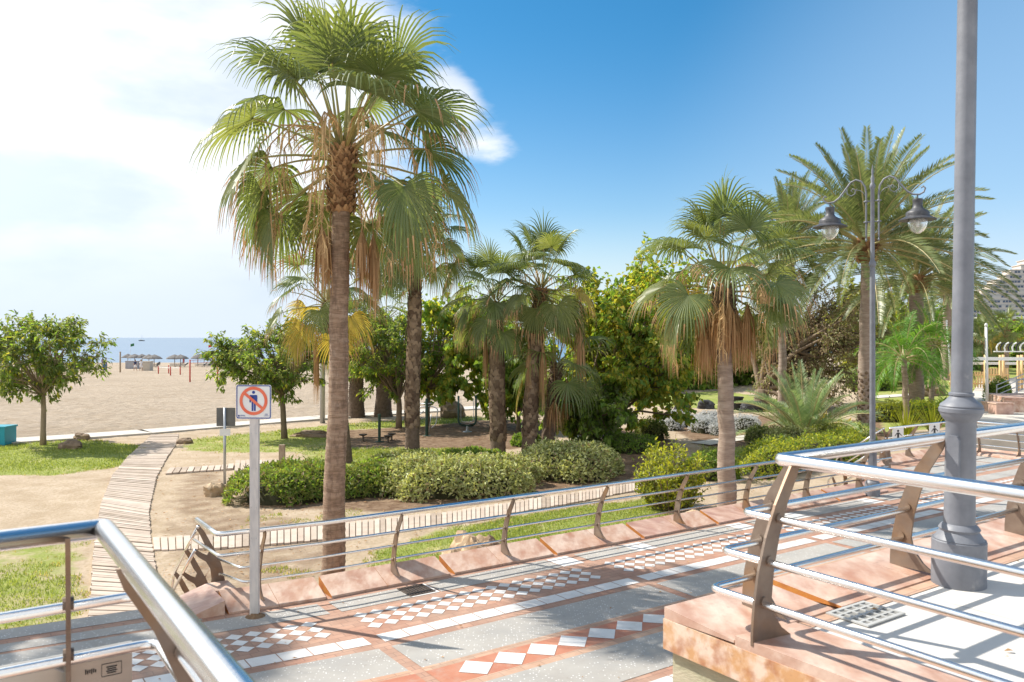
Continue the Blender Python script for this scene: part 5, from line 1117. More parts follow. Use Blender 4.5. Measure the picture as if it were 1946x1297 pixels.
def blades(name, label, loc, n, L, w_, mats, seed, el=(20, 85), cat='plant'):
    g = random.Random(seed); t = thing(name, label, cat, loc); q = MB()
    for i in range(n):
        az = g.uniform(0, 6.283); e_ = R(g.uniform(*el)); l = L * g.uniform(.7, 1.1); d = Vector((math.cos(az) * math.cos(e_), math.sin(az) * math.cos(e_), math.sin(e_))); s = Vector((-math.sin(az), math.cos(az), 0)); p = Vector((0, 0, 0.1)); b = len(q.v)
        for j in range(4):
            tt = j / 3; ww = w_ * (1 - tt) ** 0.7 + 0.004; q.v += [tuple(p - s * ww / 2), tuple(p + s * ww / 2)]; d = (d + Vector((0, 0, -0.12))).normalized(); p = p + d * l / 3
        for j in range(3): o = b + 2 * j; q.f.append((o, o + 1, o + 3, o + 2)); q.m.append(0)
    q.build('leaves', mats, t); return t
ag = blades('yucca', 'spiky blue-green yucca right of the silvery feather palm', G(1640, 822), 120, 1.15, 0.06, agave_m, 131); ag.location.z += 0.35
blades('flax_plant', 'tuft of long yellow-green blades behind the dog signs', G(1722, 838), 60, 1.5, 0.05, shrub_lime, 132, (45, 88))
blades('flax_plant', 'tuft of long yellow-green blades beside the tall near lamp', G(1772, 832), 60, 1.4, 0.05, shrub_lime, 133, (45, 88))

# ------------------------------------------------------------------ grass
def grass():
    g = random.Random(5); q = MB(); vs, fs, ms = q.v, q.f, q.m
    zones = [(0, 30000), (1, 34000), (2, 26000), (3, 52000), (4, 7000), (5, 9000), (6, 12000), (8, 9000)]
    for zi, n in zones:
        poly, amt = LAWNS[zi]; xs = [p[0] for p in poly]; ys = [p[1] for p in poly]; x0, x1, y0, y1 = max(min(xs), -22), max(xs), min(ys), max(ys)
        for _ in range(n):
            x, y = g.uniform(x0, x1), g.uniform(y0, y1); s = poly_sd(poly, x, y)
            if s < -0.3: continue
            a = amt * sm(s, -0.4, 0.5); nz = 0.55 * vnoise(x, y, 1.1, 9) + 0.45 * vnoise(x, y, 3.1, 4)
            if nz * 1.1 > a + 0.08: continue
            if x * -ST + y * CT < 10.4 and x * CT + y * ST < 3: continue
            if soil_amt(x, y) > 0.35 + 0.4 * g.random(): continue
            h = g.uniform(0.02, 0.05) * (1 + 0.02 * y); az = g.uniform(0, 6.283); w = 0.004 + 0.00042 * y; lx, ly = math.cos(az) * h * 0.5, math.sin(az) * h * 0.5; dx, dy = -math.sin(az) * w, math.cos(az) * w; z = gz(x, y) - 0.005; b = len(vs)
            vs += [(x - dx, y - dy, z), (x + dx, y + dy, z), (x + lx, y + ly, z + h)]; fs.append((b, b + 1, b + 2)); ms.append(0 if nz < a - 0.12 or g.random() < 0.6 else 1)
    o = q.build('grass', [grass_m, grass_dry]); tag(o, 'short patchy lawn grass around the boardwalks and palms', 'grass', kind='stuff')
grass()

def litter():
    g = random.Random(77); q = MB()
    for k in range(2600):
        if k < 130: u, v = g.uniform(0, 14), g.uniform(5.2, 9.45); p = W(u, v, 0.012)
        elif k < 190: p = W(g.uniform(3.6, 7), g.uniform(-0.5, 2.5), ZT + 0.01)
        else:
            px, py = g.uniform(250, 1500), g.uniform(800, 1130); c = G(px, py)
            if c.x * -ST + c.y * CT < 10.3: continue
            p = c + Vector((0, 0, 0.025))
        a = g.uniform(0, 6.283); L_ = g.uniform(0.015, 0.05) * (1 + 0.035 * p.y * (k > 190)); leaf_card(q, p, Vector((math.cos(a), math.sin(a), g.uniform(0, .3))).normalized(), UP, L_, L_ * 0.5, 0)
    tag(q.build('leaf_litter', fan_dead), 'dry fallen leaves scattered over paving and garden soil', 'fallen leaves', kind='stuff')
litter()

# ------------------------------------------------------------------ rocks
def boulder(label, loc, size, mat_, seed, name='boulder', rz=0.0, group=None):
    g = random.Random(seed); bm_v, bm_f = [], []
    n, m_ = 26, 15; ph = [rvec(g) * 3 for _ in range(4)]
    for i in range(m_ + 1):
        th = math.pi * i / m_
        for j in range(n):
            a_ = 2 * math.pi * j / n; d = Vector((math.sin(th) * math.cos(a_), math.sin(th) * math.sin(a_), math.cos(th)))
            r = 1 + 0.16 * math.sin(d.dot(ph[0]) * 1.3) + 0.12 * math.sin(d.dot(ph[1]) * 2.1 + 1) + 0.08 * math.sin(d.dot(ph[2]) * 3.7) + 0.16 * abs(math.sin(d.dot(ph[3]) * 2.6 + 2 * d.z)) + 0.06 * math.sin(d.dot(ph[1]) * 6.1) + g.uniform(-.05, .05)
            d = Vector((math.copysign(abs(d.x) ** 0.8, d.x), math.copysign(abs(d.y) ** 0.8, d.y), math.copysign(abs(d.z) ** 0.85, d.z)))
            bm_v.append((d.x * r * size[0], d.y * r * size[1], d.z * r * size[2] + size[2] * 0.45))
    for i in range(m_):
        for j in range(n): bm_f.append((i * n + j, i * n + (j + 1) % n, (i + 1) * n + (j + 1) % n, (i + 1) * n + j))
    q = MB(); q.mesh(bm_v, bm_f); o = q.build(name, mat_, smooth=False, auto=22); o.location = loc; o.rotation_euler = (0, 0, rz); return tag(o, label, 'rock', group)
def behind(px, D, z=None): x = (px - CX) / F * D; return Vector((x, D, gz(x, D)))
boulder('tallest tan boulder of the cluster showing over the pink kerb', behind(905, 13.2), (0.34, 0.3, 0.44), rock, 1, rz=0.3)
boulder('low slanting tan boulder at the left of the kerb cluster', behind(858, 13.0), (0.24, 0.26, 0.33), rock, 2, rz=1.0)
boulder('flat brown boulder at the right of the kerb cluster', behind(938, 13.4), (0.22, 0.2, 0.38), rock_dark, 3)
boulder('small tan boulder in front of the kerb cluster', behind(905, 12.7), (0.26, 0.2, 0.31), rock, 4)
boulder('pointed tan boulder beside the pole of the grey sign back', G(408, 943), (0.22, 0.16, 0.17), rock, 5, rz=0.5)
boulder('brown boulder on the lawn right of the leftmost tree', G(132, 853), (0.34, 0.24, 0.18), rock_dark, 6)
boulder('small brown boulder at the sand edge by the leftmost tree', G(156, 836), (0.26, 0.2, 0.15), rock_dark, 7)
boulder('brown boulder at the head of the boardwalk', G(352, 844), (0.24, 0.2, 0.14), rock_dark, 8)
boulder('dark mound of earth and stone under the slanting tree', G(594, 830), (0.6, 0.35, 0.17), rock_dark, 9)
boulder('brown boulder among the fitness machines', G(858, 794), (0.5, 0.4, 0.42), rock_dark, 10)
boulder('pale sandstone boulder at the foot of the lime shrub', behind(1316, 16.6), (0.2, 0.2, 0.22), rock, 11)
boulder('small pale stone at the railing foot by the lime shrub', behind(1290, 15.4), (0.14, 0.14, 0.2), rock, 12)
boulder('black volcanic rock on the dry ground, left of the other', G(1298, 783), (0.42, 0.3, 0.36), volcanic, 13)
boulder('black volcanic rock nearest the skirted palm', G(1341, 777), (0.42, 0.34, 0.30), volcanic, 14)
boulder('dark rock beside the bronze tree trunk', G(1425, 782), (0.5, 0.35, 0.36), volcanic, 15)
boulder('reddish rock under the silvery feather palm', G(1575, 826), (0.4, 0.3, 0.2), rock, 16)
boulder('brown rock on the far lawn between palm trunks', G(1770, 752), (0.9, 0.6, 0.4), rock_dark, 17)
q = MB(); q.lathe([(0.30, 0), (0.36, 0.62), (0.40, 0.62), (0.40, 0.70), (0.34, 0.70), (0.31, 0.2), (0.02, 0.2)], 20); o = q.build('plant_tub', black, auto=35); o.location = G(1399, 779); tag(o, 'black round plant tub beside the bronze tree', 'tub')

# ------------------------------------------------------------------ exercise machines, floodlight, bin
def machines():
    t = thing('exercise_machine', 'dark green post exercise machine with three low round seats on the bare ground', 'exercise machine', G(721, 840))
    q = MB(); q.lathe([(0.16, 0), (0.16, 0.02), (0.055, 0.03), (0.055, 1.0), (0.06, 1.0), (0.05, 1.04)], 14); q.build('post', greenpaint, t, auto=40)
    for x, y in ((-0.62, 0.05), (0.38, -0.35), (0.42, 0.3)):
        q = MB(); q.lathe([(0.09, 0), (0.09, 0.02), (0.03, 0.03), (0.03, 0.2), (0.15, 0.25), (0.16, 0.28), (0.03, 0.29)], 14, (x, y, 0)); q.build('seat', iron, t, auto=40)
        q = MB(); q.tube([(0, 0, 0.16), (x, y, 0.16)], 0.02, 6); q.build('strut', iron, t)
    t = thing('exercise_machine', 'dark post exercise machine with bent pale handlebars, middle of the three', 'exercise machine', G(811, 830))
    q = MB(); q.lathe([(0.17, 0), (0.17, 0.03), (0.06, 0.04), (0.06, 1.45), (0.05, 1.5)], 14); q.build('post', greenpaint, t, auto=40)
    q = MB(); q.tube(rounded([(-0.35, 0.1, 0.75), (-0.3, 0.05, 1.15), (0.2, 0, 1.2), (0.45, -0.1, 1.1), (0.38, -0.15, 0.5), (0.2, -0.2, 0.35)], 0.1), 0.022, 8); q.tube(rounded([(-0.4, 0.2, 1.3), (0, 0, 1.28), (0.22, -0.05, 1.32)], 0.08), 0.022, 8); q.build('handlebar', galv, t, smooth=True)
    q = MB(); q.tube(rounded([(-0.5, 0.1, 0.9), (-0.3, 0.0, 0.85), (-0.12, 0, 1.0)], 0.06), 0.02, 8); q.tube([(0.2, -0.2, 0.9), (0.1, -0.1, 0.2)], 0.018, 6); q.build('lever', galv, t, smooth=True)
    t = thing('exercise_machine', 'U-shaped dark tube exercise machine left of the shaggy dark palm', 'exercise machine', G(888, 822))
    q = MB(); q.tube(rounded([(-0.36, 0, 1.5), (-0.36, 0, 0.28), (0.36, 0, 0.28), (0.36, 0, 1.5)], 0.26, 8), 0.045, 10); q.build('frame', greenpaint, t, smooth=True)
    q = MB(); q.tube(rounded([(-0.26, 0, 1.4), (-0.26, 0, 0.42), (0.26, 0, 0.42), (0.26, 0, 1.4)], 0.18, 8), 0.012, 8); q.build('inner_bar', galv, t, smooth=True)
    q = MB(); q.lathe([(0.2, 0), (0.2, 0.03), (0.06, 0.06), (0.05, 0.26)], 12); q.build('base', galv, t)
    for x in (-0.16, 0.16): q = MB(); q.box((x, -0.08, 0.36), (0.16, 0.28, 0.025)); q.build('footplate', iron, t)
greenpaint = material('dark_green_paint', (0.012, 0.045, 0.03), 0.4, col2=(0.02, 0.06, 0.045), nscale=6)
machines()
def floodlight():
    a = loc_at(613, 37.0); h = height_at(392, 37.0) - a.z
    t = thing('floodlight_mast', 'tall thin mast behind the tallest palm with flat floodlights on top', 'floodlight', a)
    q = MB(); q.tube([(0, 0, 0), (0, 0, h)], [0.12, 0.07], 10); q.build('mast', galv, t, smooth=True)
    q = MB(); q.box((0.2, 0, h), (1.9, 0.08, 0.08)); q.build('crossbar', galv, t)
    for x, z in ((-0.42, 0.22), (-0.1, -0.15), (0.75, -0.2)):
        q = MB(); M = Matrix.Rotation(R(-30), 3, 'X'); q.box((x, -0.15, h + z), (0.75, 0.5, 0.16), M=M); o = q.build('lamp_housing', galv, t)
        q = MB(); q.box(Vector((x, -0.15, h + z)) + M @ Vector((0, 0, -0.09)), (0.66, 0.42, 0.02), M=M); q.build('lens', white_paint, o)
floodlight()
q = MB(); q.box((0, 0, 0.32), (0.85, 0.7, 0.64)); q.box((0, 0, 0.66), (0.92, 0.77, 0.06)); q.box((0, -0.40, 0.6), (0.4, 0.04, 0.04)); o = q.build('teal_bin', teal); o.location = G(-2, 845); tag(o, 'teal blue bin at the left edge by the sand', 'bin')

# ------------------------------------------------------------------ beach things, sailboat, people
def at_beach(px, py): return G(px, py)
def palapa(label, loc, r, h, rz):
    t = thing('thatched_parasol', label, 'parasol', loc, rz, 'thatched parasols by the water')
    q = MB(); q.tube([(0, 0, 0), (0, 0, h)], 0.07, 8); q.build('pole', wood_post, t)
    g = random.Random(int(loc.x * 10)); q = MB(); n = 16
    prof = [(0.03, h + 0.45), (r * 0.35, h + 0.28), (r * 0.7, h + 0.05), (r, h - 0.28), (r * 0.98, h - 0.42), (r * 0.85, h - 0.25), (0.05, h + 0.2)]
    b = len(q.v)
    for rr, z in prof:
        for j in range(n): w_ = 2 * math.pi * j / n; k = 1 + g.uniform(-.07, .07); q.v.append((rr * k * math.cos(w_), rr * k * math.sin(w_), z + g.uniform(-.05, .03)))
    for i in range(len(prof) - 1):
        for j in range(n): q.f.append((b + i * n + j, b + i * n + (j + 1) % n, b + (i + 1) * n + (j + 1) % n, b + (i + 1) * n + j)); q.m.append(0)
    q.build('thatch_roof', thatch, t); return t
for i, (px, py, r, lab) in enumerate(((243, 693, 1.3, 'leftmost thatched parasol by the wooden pole'), (256, 694, 1.6, 'second thatched parasol from the left, above the grey cabin'), (270, 694, 1.25, 'third thatched parasol from the left, above the pale cabin'), (283, 696, 1.3, 'thatched parasol left half of the close pair behind the pale cabin'), (293, 697, 1.5, 'thatched parasol right half of the close pair behind the pale cabin'),
        (332, 697, 1.6, 'thatched parasol on the left of the middle pair'), (343, 697, 1.5, 'thatched parasol on the right of the middle pair'), (376, 696, 1.4, 'thatched parasol on the left of the pair before the red flag'), (388, 696, 1.5, 'thatched parasol on the right of the pair before the red flag'),
        (417, 694, 1.4, 'thatched parasol just right of the person in yellow'), (428, 694, 1.5, 'thatched parasol touching the slanting tree crown'), (439, 694, 1.3, 'thatched parasol half behind the slanting tree crown'))):
    palapa(lab, at_beach(px, py), r, 1.95, i * 0.7)
def lounger_stack(label, loc, rz, n):
    t = thing('stacked_loungers', label, 'sun loungers', loc, rz, 'stacked sun loungers under the parasols')
    for k in range(n):
        q = MB(); z = 0.3 + 0.13 * k
        q.box((0, -0.2, z), (1.9, 0.62, 0.05)); q.box((1.15, -0.2, z + 0.2), (0.7, 0.6, 0.05), M=Matrix.Rotation(R(-35), 3, 'Y')); q.build('bed', lounger_m, t)
    for x in (-0.8, 0.8):
        for y in (-0.45, 0.05): q = MB(); q.tube([(x, y, 0), (x, y, 0.3)], 0.025, 6); q.build('leg', iron, t)
lounger_m = material('grey_lounger_mesh', (0.20, 0.19, 0.18), 0.7, col2=(0.30, 0.28, 0.26), nscale=6)
for i, (px, py, n, lab) in enumerate(((290, 699, 4, 'stack of loungers under the close pair of parasols'), (333, 698, 4, 'stack of loungers under the middle pair, left heap'), (342, 698, 3, 'stack of loungers under the middle pair, right heap'), (379, 697, 3, 'stack of loungers under the pair before the red flag, left heap'), (390, 698, 4, 'stack of loungers under the pair before the red flag, right heap'), (421, 695, 4, 'stack of loungers right of the person in yellow'))):
    lounger_stack(lab, at_beach(px, py), 0.3 * i, n)
for (px, py, w_, h, m_, lab) in ((253, 701, 2.2, 1.3, 'cabin_grey', 'grey beach cabin box below the thatched parasols'), (280, 704.5, 1.35, 1.4, 'cabin_pale', 'pale beige beach cabin box right of the grey one')):
    c = material(m_, (0.30, 0.30, 0.32) if 'grey' in m_ else (0.47, 0.42, 0.34), 0.8, col2=(0.36, 0.36, 0.38) if 'grey' in m_ else (0.52, 0.47, 0.4), nscale=3)
    t = thing('beach_cabin', lab, 'cabin', at_beach(px, py)); q = MB(); q.box((0, 0, h / 2), (w_, 1.1, h)); q.build('body', c, t); q = MB(); q.box((0, 0, h + 0.05), (w_ + 0.14, 1.24, 0.08)); q.build('lid', c, t)
    q = MB(); q.box((0, -0.565, h * .5), (w_ * 0.8, 0.02, h * 0.8)); q.build('door', c, t)
redpaint = material('red_paint', (0.50, 0.05, 0.03), 0.5)
for px, py, h, lab in ((301, 710.5, 1.0, 'red net post farthest left in the sand'), (320.5, 710, 1.1, 'red net post behind the short red one'), (324, 714, 1.05, 'short red net post just right of another red post'), (342.5, 712.5, 1.0, 'red net post left of the tall red one'), (361, 726.5, 2.2, 'tall red volleyball post in the open sand'), (413.5, 731, 2.0, 'red volleyball post beside the slanting tree crown')):
    q = MB(); q.tube([(0, 0, -0.1), (0, 0, h)], 0.075, 8); q.lathe([(0.09, h - 0.06), (0.09, h), (0.02, h + 0.02)], 8); o = q.build('net_post', redpaint, smooth=True); o.location = at_beach(px, py); tag(o, lab, 'post', 'red posts of the beach court')
def net(label, a, b, z0, z1, m_):
    t = thing('court_net', label, 'net', a); d = b - a; q = MB(); n = 14
    for z in (z0, z1):
        q.tube([Vector((0, 0, z)), d * 0.5 + Vector((0, 0, z - 0.06)), d + Vector((0, 0, z))], 0.022, 5)
    for k in range(1, n): q.tube([d * (k / n) + Vector((0, 0, z0 - 0.05)), d * (k / n) + Vector((0, 0, z1 - 0.05))], 0.008, 3)
    q.build('net', m_, t)
net('red-edged net strung right of the tall red volleyball post', at_beach(361, 726.5), at_beach(440, 712), 1.85, 2.15, redpaint)
net('low rope strung between the short red posts', at_beach(301, 710.5), at_beach(342.5, 712.5), 0.86, 0.95, white_paint)
q = MB(); q.tube([(0, 0, -0.1), (0, 0, 2.9)], 0.11, 8); q.lathe([(0.13, 2.86), (0.13, 2.95), (0.02, 2.97)], 8); o = q.build('timber_pole', wood_post, smooth=True); o.location = at_beach(228.5, 708); tag(o, 'single brown timber pole standing in the sand left of the parasols', 'pole')
t = thing('beach_notice', 'pale notice board on a thin pole at the left of the parasols', 'notice board', at_beach(187, 700)); q = MB(); q.tube([(0, 0, 0), (0, 0, 2.9)], 0.05, 6); q.build('pole', galv, t); q = MB(); q.box((0, -0.07, 2.45), (0.75, 0.05, 0.75)); q.build('board', galv, t)
q = MB(); q.lathe([(0.33, 0), (0.36, 0.9), (0.40, 0.92), (0.40, 1.0), (0.1, 1.02)], 14); o = q.build('beach_bin', material('blue_grey_plastic', (0.05, 0.12, 0.2), 0.5)); o.location = at_beach(199, 704); tag(o, 'dark blue bin on the sand below the two people at left', 'bin')
for px, py, z, col_, lab in ((248, 694, 4.6, (0.02, 0.14, 0.05), 'small green flag above the leftmost parasols'), (396, 694, 4.4, (0.5, 0.02, 0.04), 'small red flag above the parasols')):
    t = thing('beach_flag', lab, 'flag', at_beach(px, py)); q = MB(); q.tube([(0, 0, 0), (0, 0, z)], 0.02, 6); q.build('flagpole', white_paint, t); q = MB()
    pts = [(0.0 + 0.13 * k, 0.09 * math.sin(k * 1.1), 0.07 * k) for k in range(7)]
    for a, b in zip(pts[:-1], pts[1:]): q.extr([(a[0], a[1], z - 0.62 + a[2] * .4), (b[0], b[1], z - 0.62 + b[2] * .4), (b[0], b[1], z - 0.05 + b[2] * .4), (a[0], a[1], z - 0.05 + a[2] * .4)], (0, 0.006, 0))
    q.build('cloth', material('flag_cloth', col_, 0.7), t)
def sailboat():
    D = 1480.0; t = thing('sailboat', 'tiny dark sailing boat with bare mast on the horizon', 'boat', ((269 - CX) / F * D, D, -3.0), 0.2); q = MB()
    hull = [(-5.2, 0), (-4.8, -1.3), (-1, -1.7), (3, -1.3), (5.6, 0), (3, 1.3), (-1, 1.7), (-4.8, 1.3)]
    vs = [(x * .9, y * .7, -0.4) for x, y in hull] + [(x, y, 1.5) for x, y in hull]; n = 8; q.mesh(vs, [tuple(range(n, 2 * n))] + [(i, (i + 1) % n, n + (i + 1) % n, n + i) for i in range(n)]); q.build('hull', signgrey, t)
    q = MB(); q.tube([(0.5, 0, 1.4), (0.5, 0, 11.5)], 0.14, 6); q.tube([(0.5, 0, 2.4), (-4.0, 0, 2.4)], 0.12, 6); q.build('mast', galv, t)
    q = MB(); q.tube([(0.3, 0, 2.55), (-3.8, 0, 2.6)], 0.28, 6); q.build('furled_sail', white_paint, t)
    q = MB(); q.prism([(-2.4, -0.8), (1.8, -0.7), (1.8, 0.7), (-2.4, 0.8)], 1.49, 2.2); q.build('cabin', white_paint, t)
sailboat()
def person(label, loc, rz, top, bottom, hair, stride=0.12, arm=0.1, top_long=True, h=1.7, sit=False):
    """one continuous skinned body with a tapered limb chain; clothing and hair are shells around it"""
    t = thing('person', label, 'person', loc, rz); k = h / 1.7
    J = {0: ((0, 0, .92), .125), 1: ((0, 0.01, 1.12), .115), 2: ((0, 0, 1.34), .14), 3: ((0, 0, 1.47), .05), 4: ((0, -.02, 1.56), .085), 5: ((0, -.02, 1.66), .075),
         6: ((.17, 0, 1.40), .055), 7: ((.23, .02, 1.12), .042), 8: ((.25, -arm, .88), .032), 9: ((.255, -arm - .03, .78), .034), 10: ((-.17, 0, 1.40), .055), 11: ((-.23, .02, 1.12), .042), 12: ((-.25, arm * .4, .88), .032), 13: ((-.255, arm * .4, .78), .034),
         14: ((.09, 0, .84), .09), 15: ((.10, -stride * .6, .48), .06), 16: ((.10, -stride, .08), .042), 17: ((.10, -stride - .14, .035), .032), 18: ((-.09, 0, .84), .09), 19: ((-.10, stride * .4, .48), .06), 20: ((-.10, stride, .08), .042), 21: ((-.10, stride - .14, .035), .032)}
    E_ = [(0, 1), (1, 2), (2, 3), (3, 4), (4, 5), (2, 6), (6, 7), (7, 8), (8, 9), (2, 10), (10, 11), (11, 12), (12, 13), (0, 14), (14, 15), (15, 16), (16, 17), (0, 18), (18, 19), (19, 20), (20, 21)]
    me = bpy.data.meshes.new('body'); me.from_pydata([tuple(c * k for c in J[i][0]) for i in range(22)], E_, []); o = bpy.data.objects.new('body', me); COL.objects.link(o); o.parent = t; KIDS.setdefault(t.name, []).append(o)
    o.modifiers.new('skin', 'SKIN'); 
    if not me.skin_vertices: bpy.context.view_layer.update()
    for i in range(22):
        sv = me.skin_vertices[0].data[i]; r = J[i][1] * k; sv.radius = (r, r * (0.75 if i in (0, 1, 2) else 1)); sv.use_root = (i == 0)
    s = o.modifiers.new('sub', 'SUBSURF'); s.levels = 1; s.render_levels = 1; me.materials.append(skin_m)
    T = lambda p: tuple(c * k for c in p)
    if top:
        q = MB(); M = Matrix.Diagonal((1.25, 0.9, 1)); q.lathe([(r * k, z * k) for r, z in ((.135, .93), (.14, 1.05), (.15, 1.2), (.165, 1.34), (.12, 1.44), (.07, 1.46))], 14, (0, 0, 0), 0, M)
        for sx in (1, -1): q.tube([T((sx * .15, 0, 1.4)), T((sx * .2, .01, 1.26)), T((sx * .215, .015, 1.18))], [.075 * k, .065 * k, .06 * k], 8)
        q.build('shirt', top, t, smooth=True)
    if bottom:
        q = MB(); M = Matrix.Diagonal((1.2, 0.95, 1)); q.lathe([(r * k, z * k) for r, z in ((.13, .78), (.145, .88), (.135, .98))], 14, (0, 0, 0), 0, M)
        for sx, st in ((1, -stride), (-1, stride * .7)): q.tube([T((sx * .09, 0, .86)), T((sx * .098, st * .35, .66)), T((sx * .10, st * .55, .52))], [.10 * k, .095 * k, .085 * k], 8)
        q.build('shorts', bottom, t, smooth=True)
    q = MB(); q.lathe([(r * k, z * k) for r, z in ((.085, 1.58), (.105, 1.64), (.095, 1.72), (.05, 1.765), (.005, 1.775))], 12, T((0, .012, 0))); q.build('hair', hair, t, smooth=True)
    return t
cl = lambda n, c: material(n, c, 0.8, col2=tuple(min(1, x * 1.25) for x in c), nscale=8)
hair_d = cl('dark_hair', (0.03, 0.02, 0.015)); hair_l = cl('light_hair', (0.25, 0.16, 0.08))
navy = cl('navy_cloth', (0.03, 0.04, 0.10)); whitec = cl('white_cloth', (0.7, 0.68, 0.68)); yellowc = cl('yellow_cloth', (0.55, 0.42, 0.05)); redc = cl('red_cloth', (0.35, 0.06, 0.07)); purple = cl('mauve_cloth', (0.25, 0.18, 0.3)); greyc = cl('grey_cloth', (0.2, 0.2, 0.22))
person('person in a dark top and light shorts walking before the grey cabin', at_beach(257, 705), R(70), navy, whitec, hair_d, 0.2)
person('person in white clothes walking between the two cabins', at_beach(268, 705), R(60), whitec, whitec, hair_l, 0.22)
person('person in a yellow top standing alone at the water', at_beach(403.5, 689.5), 0.2, yellowc, greyc, hair_d, 0.03, h=1.75)
person('person in red standing by the middle pair of parasols', at_beach(349, 694), 1.2, redc, redc, hair_d, 0.05)
person('person in mauve standing left of another near the notice board', at_beach(195, 696), 0.5, purple, greyc, hair_d, 0.06)
person('person in a pale top and dark shorts right of the one in mauve', at_beach(202, 697), -0.4, whitec, navy, hair_d, 0.08)

# ------------------------------------------------------------------ right-hand distance: hotel, pergola, poles, shops
def hotel():
    t = thing('hotel_building', 'big stepped cream hotel with rows of dark windows at the right edge', 'building', (279, 500, -0.4), R(-12))
    for k in range(17):
        q = MB(); z0 = 3.0 * k; x0 = max(0, k - 8) * 4.2 + 1.5 * (k % 2); x1 = 78; d = 20 - 0.7 * max(0, k - 6)
        q.box(((x0 + x1) / 2, 10, z0 + 1.4), (x1 - x0, d, 2.78)); q.box(((x0 + x1) / 2, 10, z0 + 2.95), (x1 - x0 + 1.2, d + 1.2, 0.34)); q.build('storey', facade, t)
        yf = 10 - d / 2; xx = x0 + 2.0
        while xx < min(x1 - 6, x0 + 34):
            wd = rnd.choice((3.2, 5.0, 6.5)); q = MB(); q.box((xx + wd / 2, yf - 0.03, z0 + 1.6), (wd, 0.14, 1.25))
            for m in range(int(wd / 1.6)): q.box((xx + 1.6 * m, yf - 0.10, z0 + 1.6), (0.22, 0.16, 1.3), mi=1)
            q.build('window', [window_m, facade], t); xx += wd + rnd.choice((1.4, 2.2, 5.0))
hotel()
def pergola():
    o0 = at(1857, 743, 0.0); t = thing('timber_pergola', 'pine post walkway with a white beam behind the railing steps at right', 'pergola', o0, R(-8))
    for k, x in enumerate((-0.35, 0.0, 0.46, 0.85, 1.3, 1.85, 2.3, 2.9)):
        q = MB(); q.tube([(x, 0.9 * (k % 2) - 0.0, -0.3), (x, 0.9 * (k % 2), 2.15 + 0.12 * (k == 1) + 0.1 * (k == 0))], 0.085, 10); q.build('post', wood_pine, t, smooth=True)
    q = MB(); q.box((1.5, -0.13, 1.93), (5.2, 0.10, 0.20)); q.build('beam', white_paint, t)
    q = MB(); q.box((1.5, 1.05, 1.62), (5.0, 0.10, 0.16)); q.build('beam', white_paint, t)
    f = thing('picket_fence', 'low pine picket fence behind the timber posts', 'fence', o0 + Vector((0, 2.2, 0)))
    q = MB()
    for k in range(22): q.box((-0.4 + 0.17 * k, 0, 0.55 + (0.1 if k > 12 else 0)), (0.1, 0.03, 1.0 + (0.3 if k > 12 else 0)))
    q.build('pickets', wood_pine, f); q = MB(); q.box((1.4, 0.035, 0.85), (3.8, 0.03, 0.1)); q.box((1.4, 0.035, 0.3), (3.8, 0.03, 0.1)); q.build('rail', wood_pine, f)
pergola()
def white_pole(label, p, h, lean, arm=0):
    q = MB(); q.tube([(0, 0, 0), (lean, 0, h)], [0.075, 0.055], 10); q.lathe([(0.13, 0), (0.13, 0.03), (0.08, 0.06)], 10); q.lathe([(0.02, 0), (0.075, 0.02), (0.06, 0.12), (0.01, 0.16)], 10, (lean, 0, h))
    if arm: q.tube([(lean, 0, h - 0.02), (lean - arm, 0, h - 0.1)], 0.025, 6)
    o = q.build('white_pole', white_paint, smooth=True); o.location = p; tag(o, label, 'pole')
white_pole('slim white pole in the plaza right of the near lamp pole', at(1876, 776, 0.0), 3.7, -0.05)
white_pole('leaning white pole with a short arm left of the near lamp pole', loc_at(1808, 60), 4.4, -0.35, 1.4)
bush('bush', 'clipped round green bush right of the slim white pole', at(1897, 765, 0.0), (0.62, 0.6, 1.25), 2600, 0.10, [leaf_tree, hedge_lime], [2, 1], 151, jag=0.1, group='loose bushes in the garden beds')
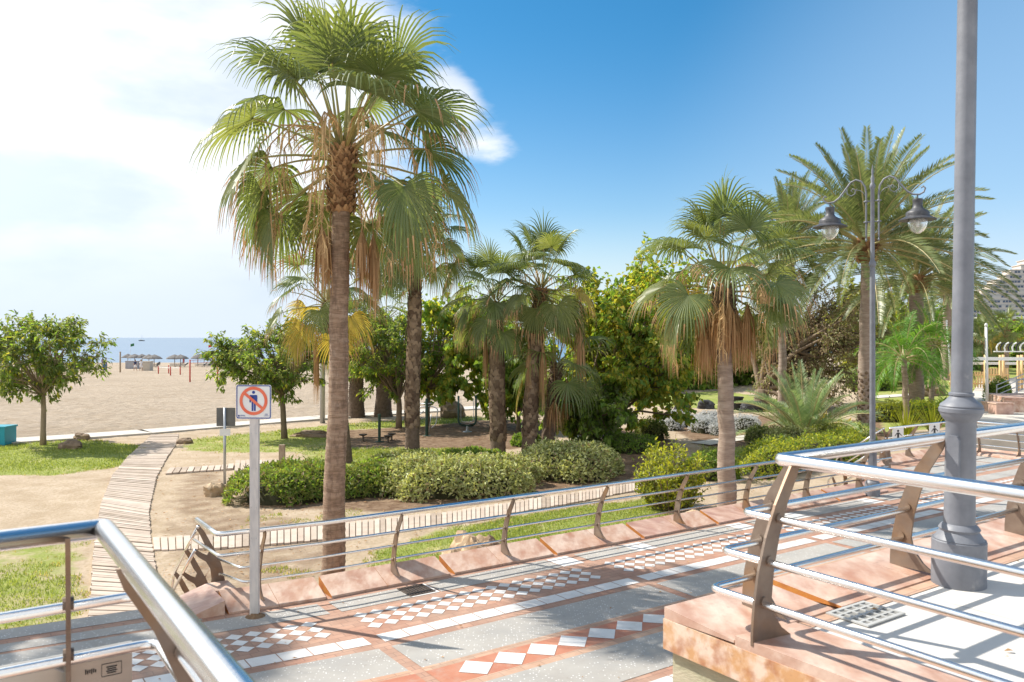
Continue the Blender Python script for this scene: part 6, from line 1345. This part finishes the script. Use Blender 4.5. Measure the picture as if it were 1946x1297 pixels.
def plaza_rails():
    for (p, rz, L, drop, lab) in ((at(1893, 772, 0.05), R(12), 2.2, 0.75, 'grey tube handrail climbing the steps at the right edge'), (at(1932, 760, 0.3), R(-4), 1.6, 0.0, 'level grey tube handrail at the right edge, above the climbing one')):
        t = thing('step_handrail', lab, 'handrail', p, rz)
        for h in (0.25, 0.5, 0.75, 0.95): q = MB(); q.tube([(0, 0, h), (L, 0, h + drop)], 0.022, 8); q.build('rail', galv, t)
        for x in (0.03, L / 2, L - 0.03): q = MB(); q.tube([(x, 0, -0.1), (x, 0, 0.96 + drop * x / L)], 0.024, 8); q.build('post', galv, t)
    for px, py, s, lab in ((1886, 782, 0.62, 'small pink stone block at the foot of the steps'), (1902, 787, 0.72, 'larger pink stone block at the foot of the steps')):
        q = MB(); q.box((0, 0, s * 0.3), (s, s * .8, s * 0.6)); q.box((0, 0, s * 0.6 + 0.02), (s + 0.06, s * .8 + 0.06, 0.05), mi=1); o = q.build('stone_block', [marble_dark, marble]); o.location = at(px, py, 0.0); tag(o, lab, 'stone block')
    q = MB(); q.prism([(0, 0), (4, -0.6), (5, 3), (1, 3)], 0, 0.5); q.prism([(0.1, 0.1), (4, -0.45), (5, 3), (1, 3)], 0.5, 0.62); o = q.build('planter_wall', [marble]); o.location = at(1908, 784, 0.0); tag(o, 'low pink stone planter wall at the right edge', 'wall')
    t = thing('curved_pergola', 'row of dark curved ribs over the white beam at the right edge', 'pergola', loc_at(1895, 58) + Vector((0, 0, 1.4)), 0)
    for k in range(8): q = MB(); q.tube([(0.28 * k, 0, 0.9), (0.28 * k - 0.05, 0, 1.15), (0.28 * k + 0.06, 0, 1.38), (0.28 * k + 0.26, 0, 1.5)], 0.05, 6); q.build('rib', black if k % 2 else white_paint, t)
    q = MB(); q.box((1.1, 0.05, 0.86), (2.6, 0.1, 0.08)); q.build('base_rail', white_paint, t)
plaza_rails()
q = MB(); q.prism([tuple(at(px, py, 0.0)[:2]) for px, py in ((1846, 816), (2010, 822), (2080, 735), (1960, 718), (1862, 726), (1838, 760))], -1.2, 0.004); tag(q.build('plaza', concrete), kind='structure')
def shops():
    t = thing('shop_row', 'low white shop row with red and green awnings under the hotel', 'shops', loc_at(1900, 95), R(-12))
    q = MB(); q.box((6, 3, 2.2), (14, 6, 6.6)); q.box((6, 3, 5.6), (14.4, 6.4, 0.3)); q.build('wall', white_paint, t)
    for k, (x, m_) in enumerate(((0.6, 'awning_red'), (2.9, 'awning_green'), (5.2, 'awning_white'))):
        c = MATS.get(m_) or material(m_, {'awning_red': (0.45, 0.06, 0.06), 'awning_green': (0.10, 0.32, 0.24), 'awning_white': (0.7, 0.7, 0.7)}[m_], 0.7)
        q = MB(); q.extr([(x - 1.1, -0.02, 4.4), (x - 1.1, -1.6, 3.6), (x - 1.1, -1.6, 3.45), (x - 1.1, -0.02, 4.2)], (2.2, 0, 0)); q.build('awning', c, t)
        q = MB(); q.box((x, -0.05, 1.6), (1.9, 0.1, 3.0)); q.build('shop_window', window_m, t)
        q = MB(); q.box((x, -0.06, 5.0), (2.0, 0.1, 0.6)); q.build('sign_board', c, t)
shops()
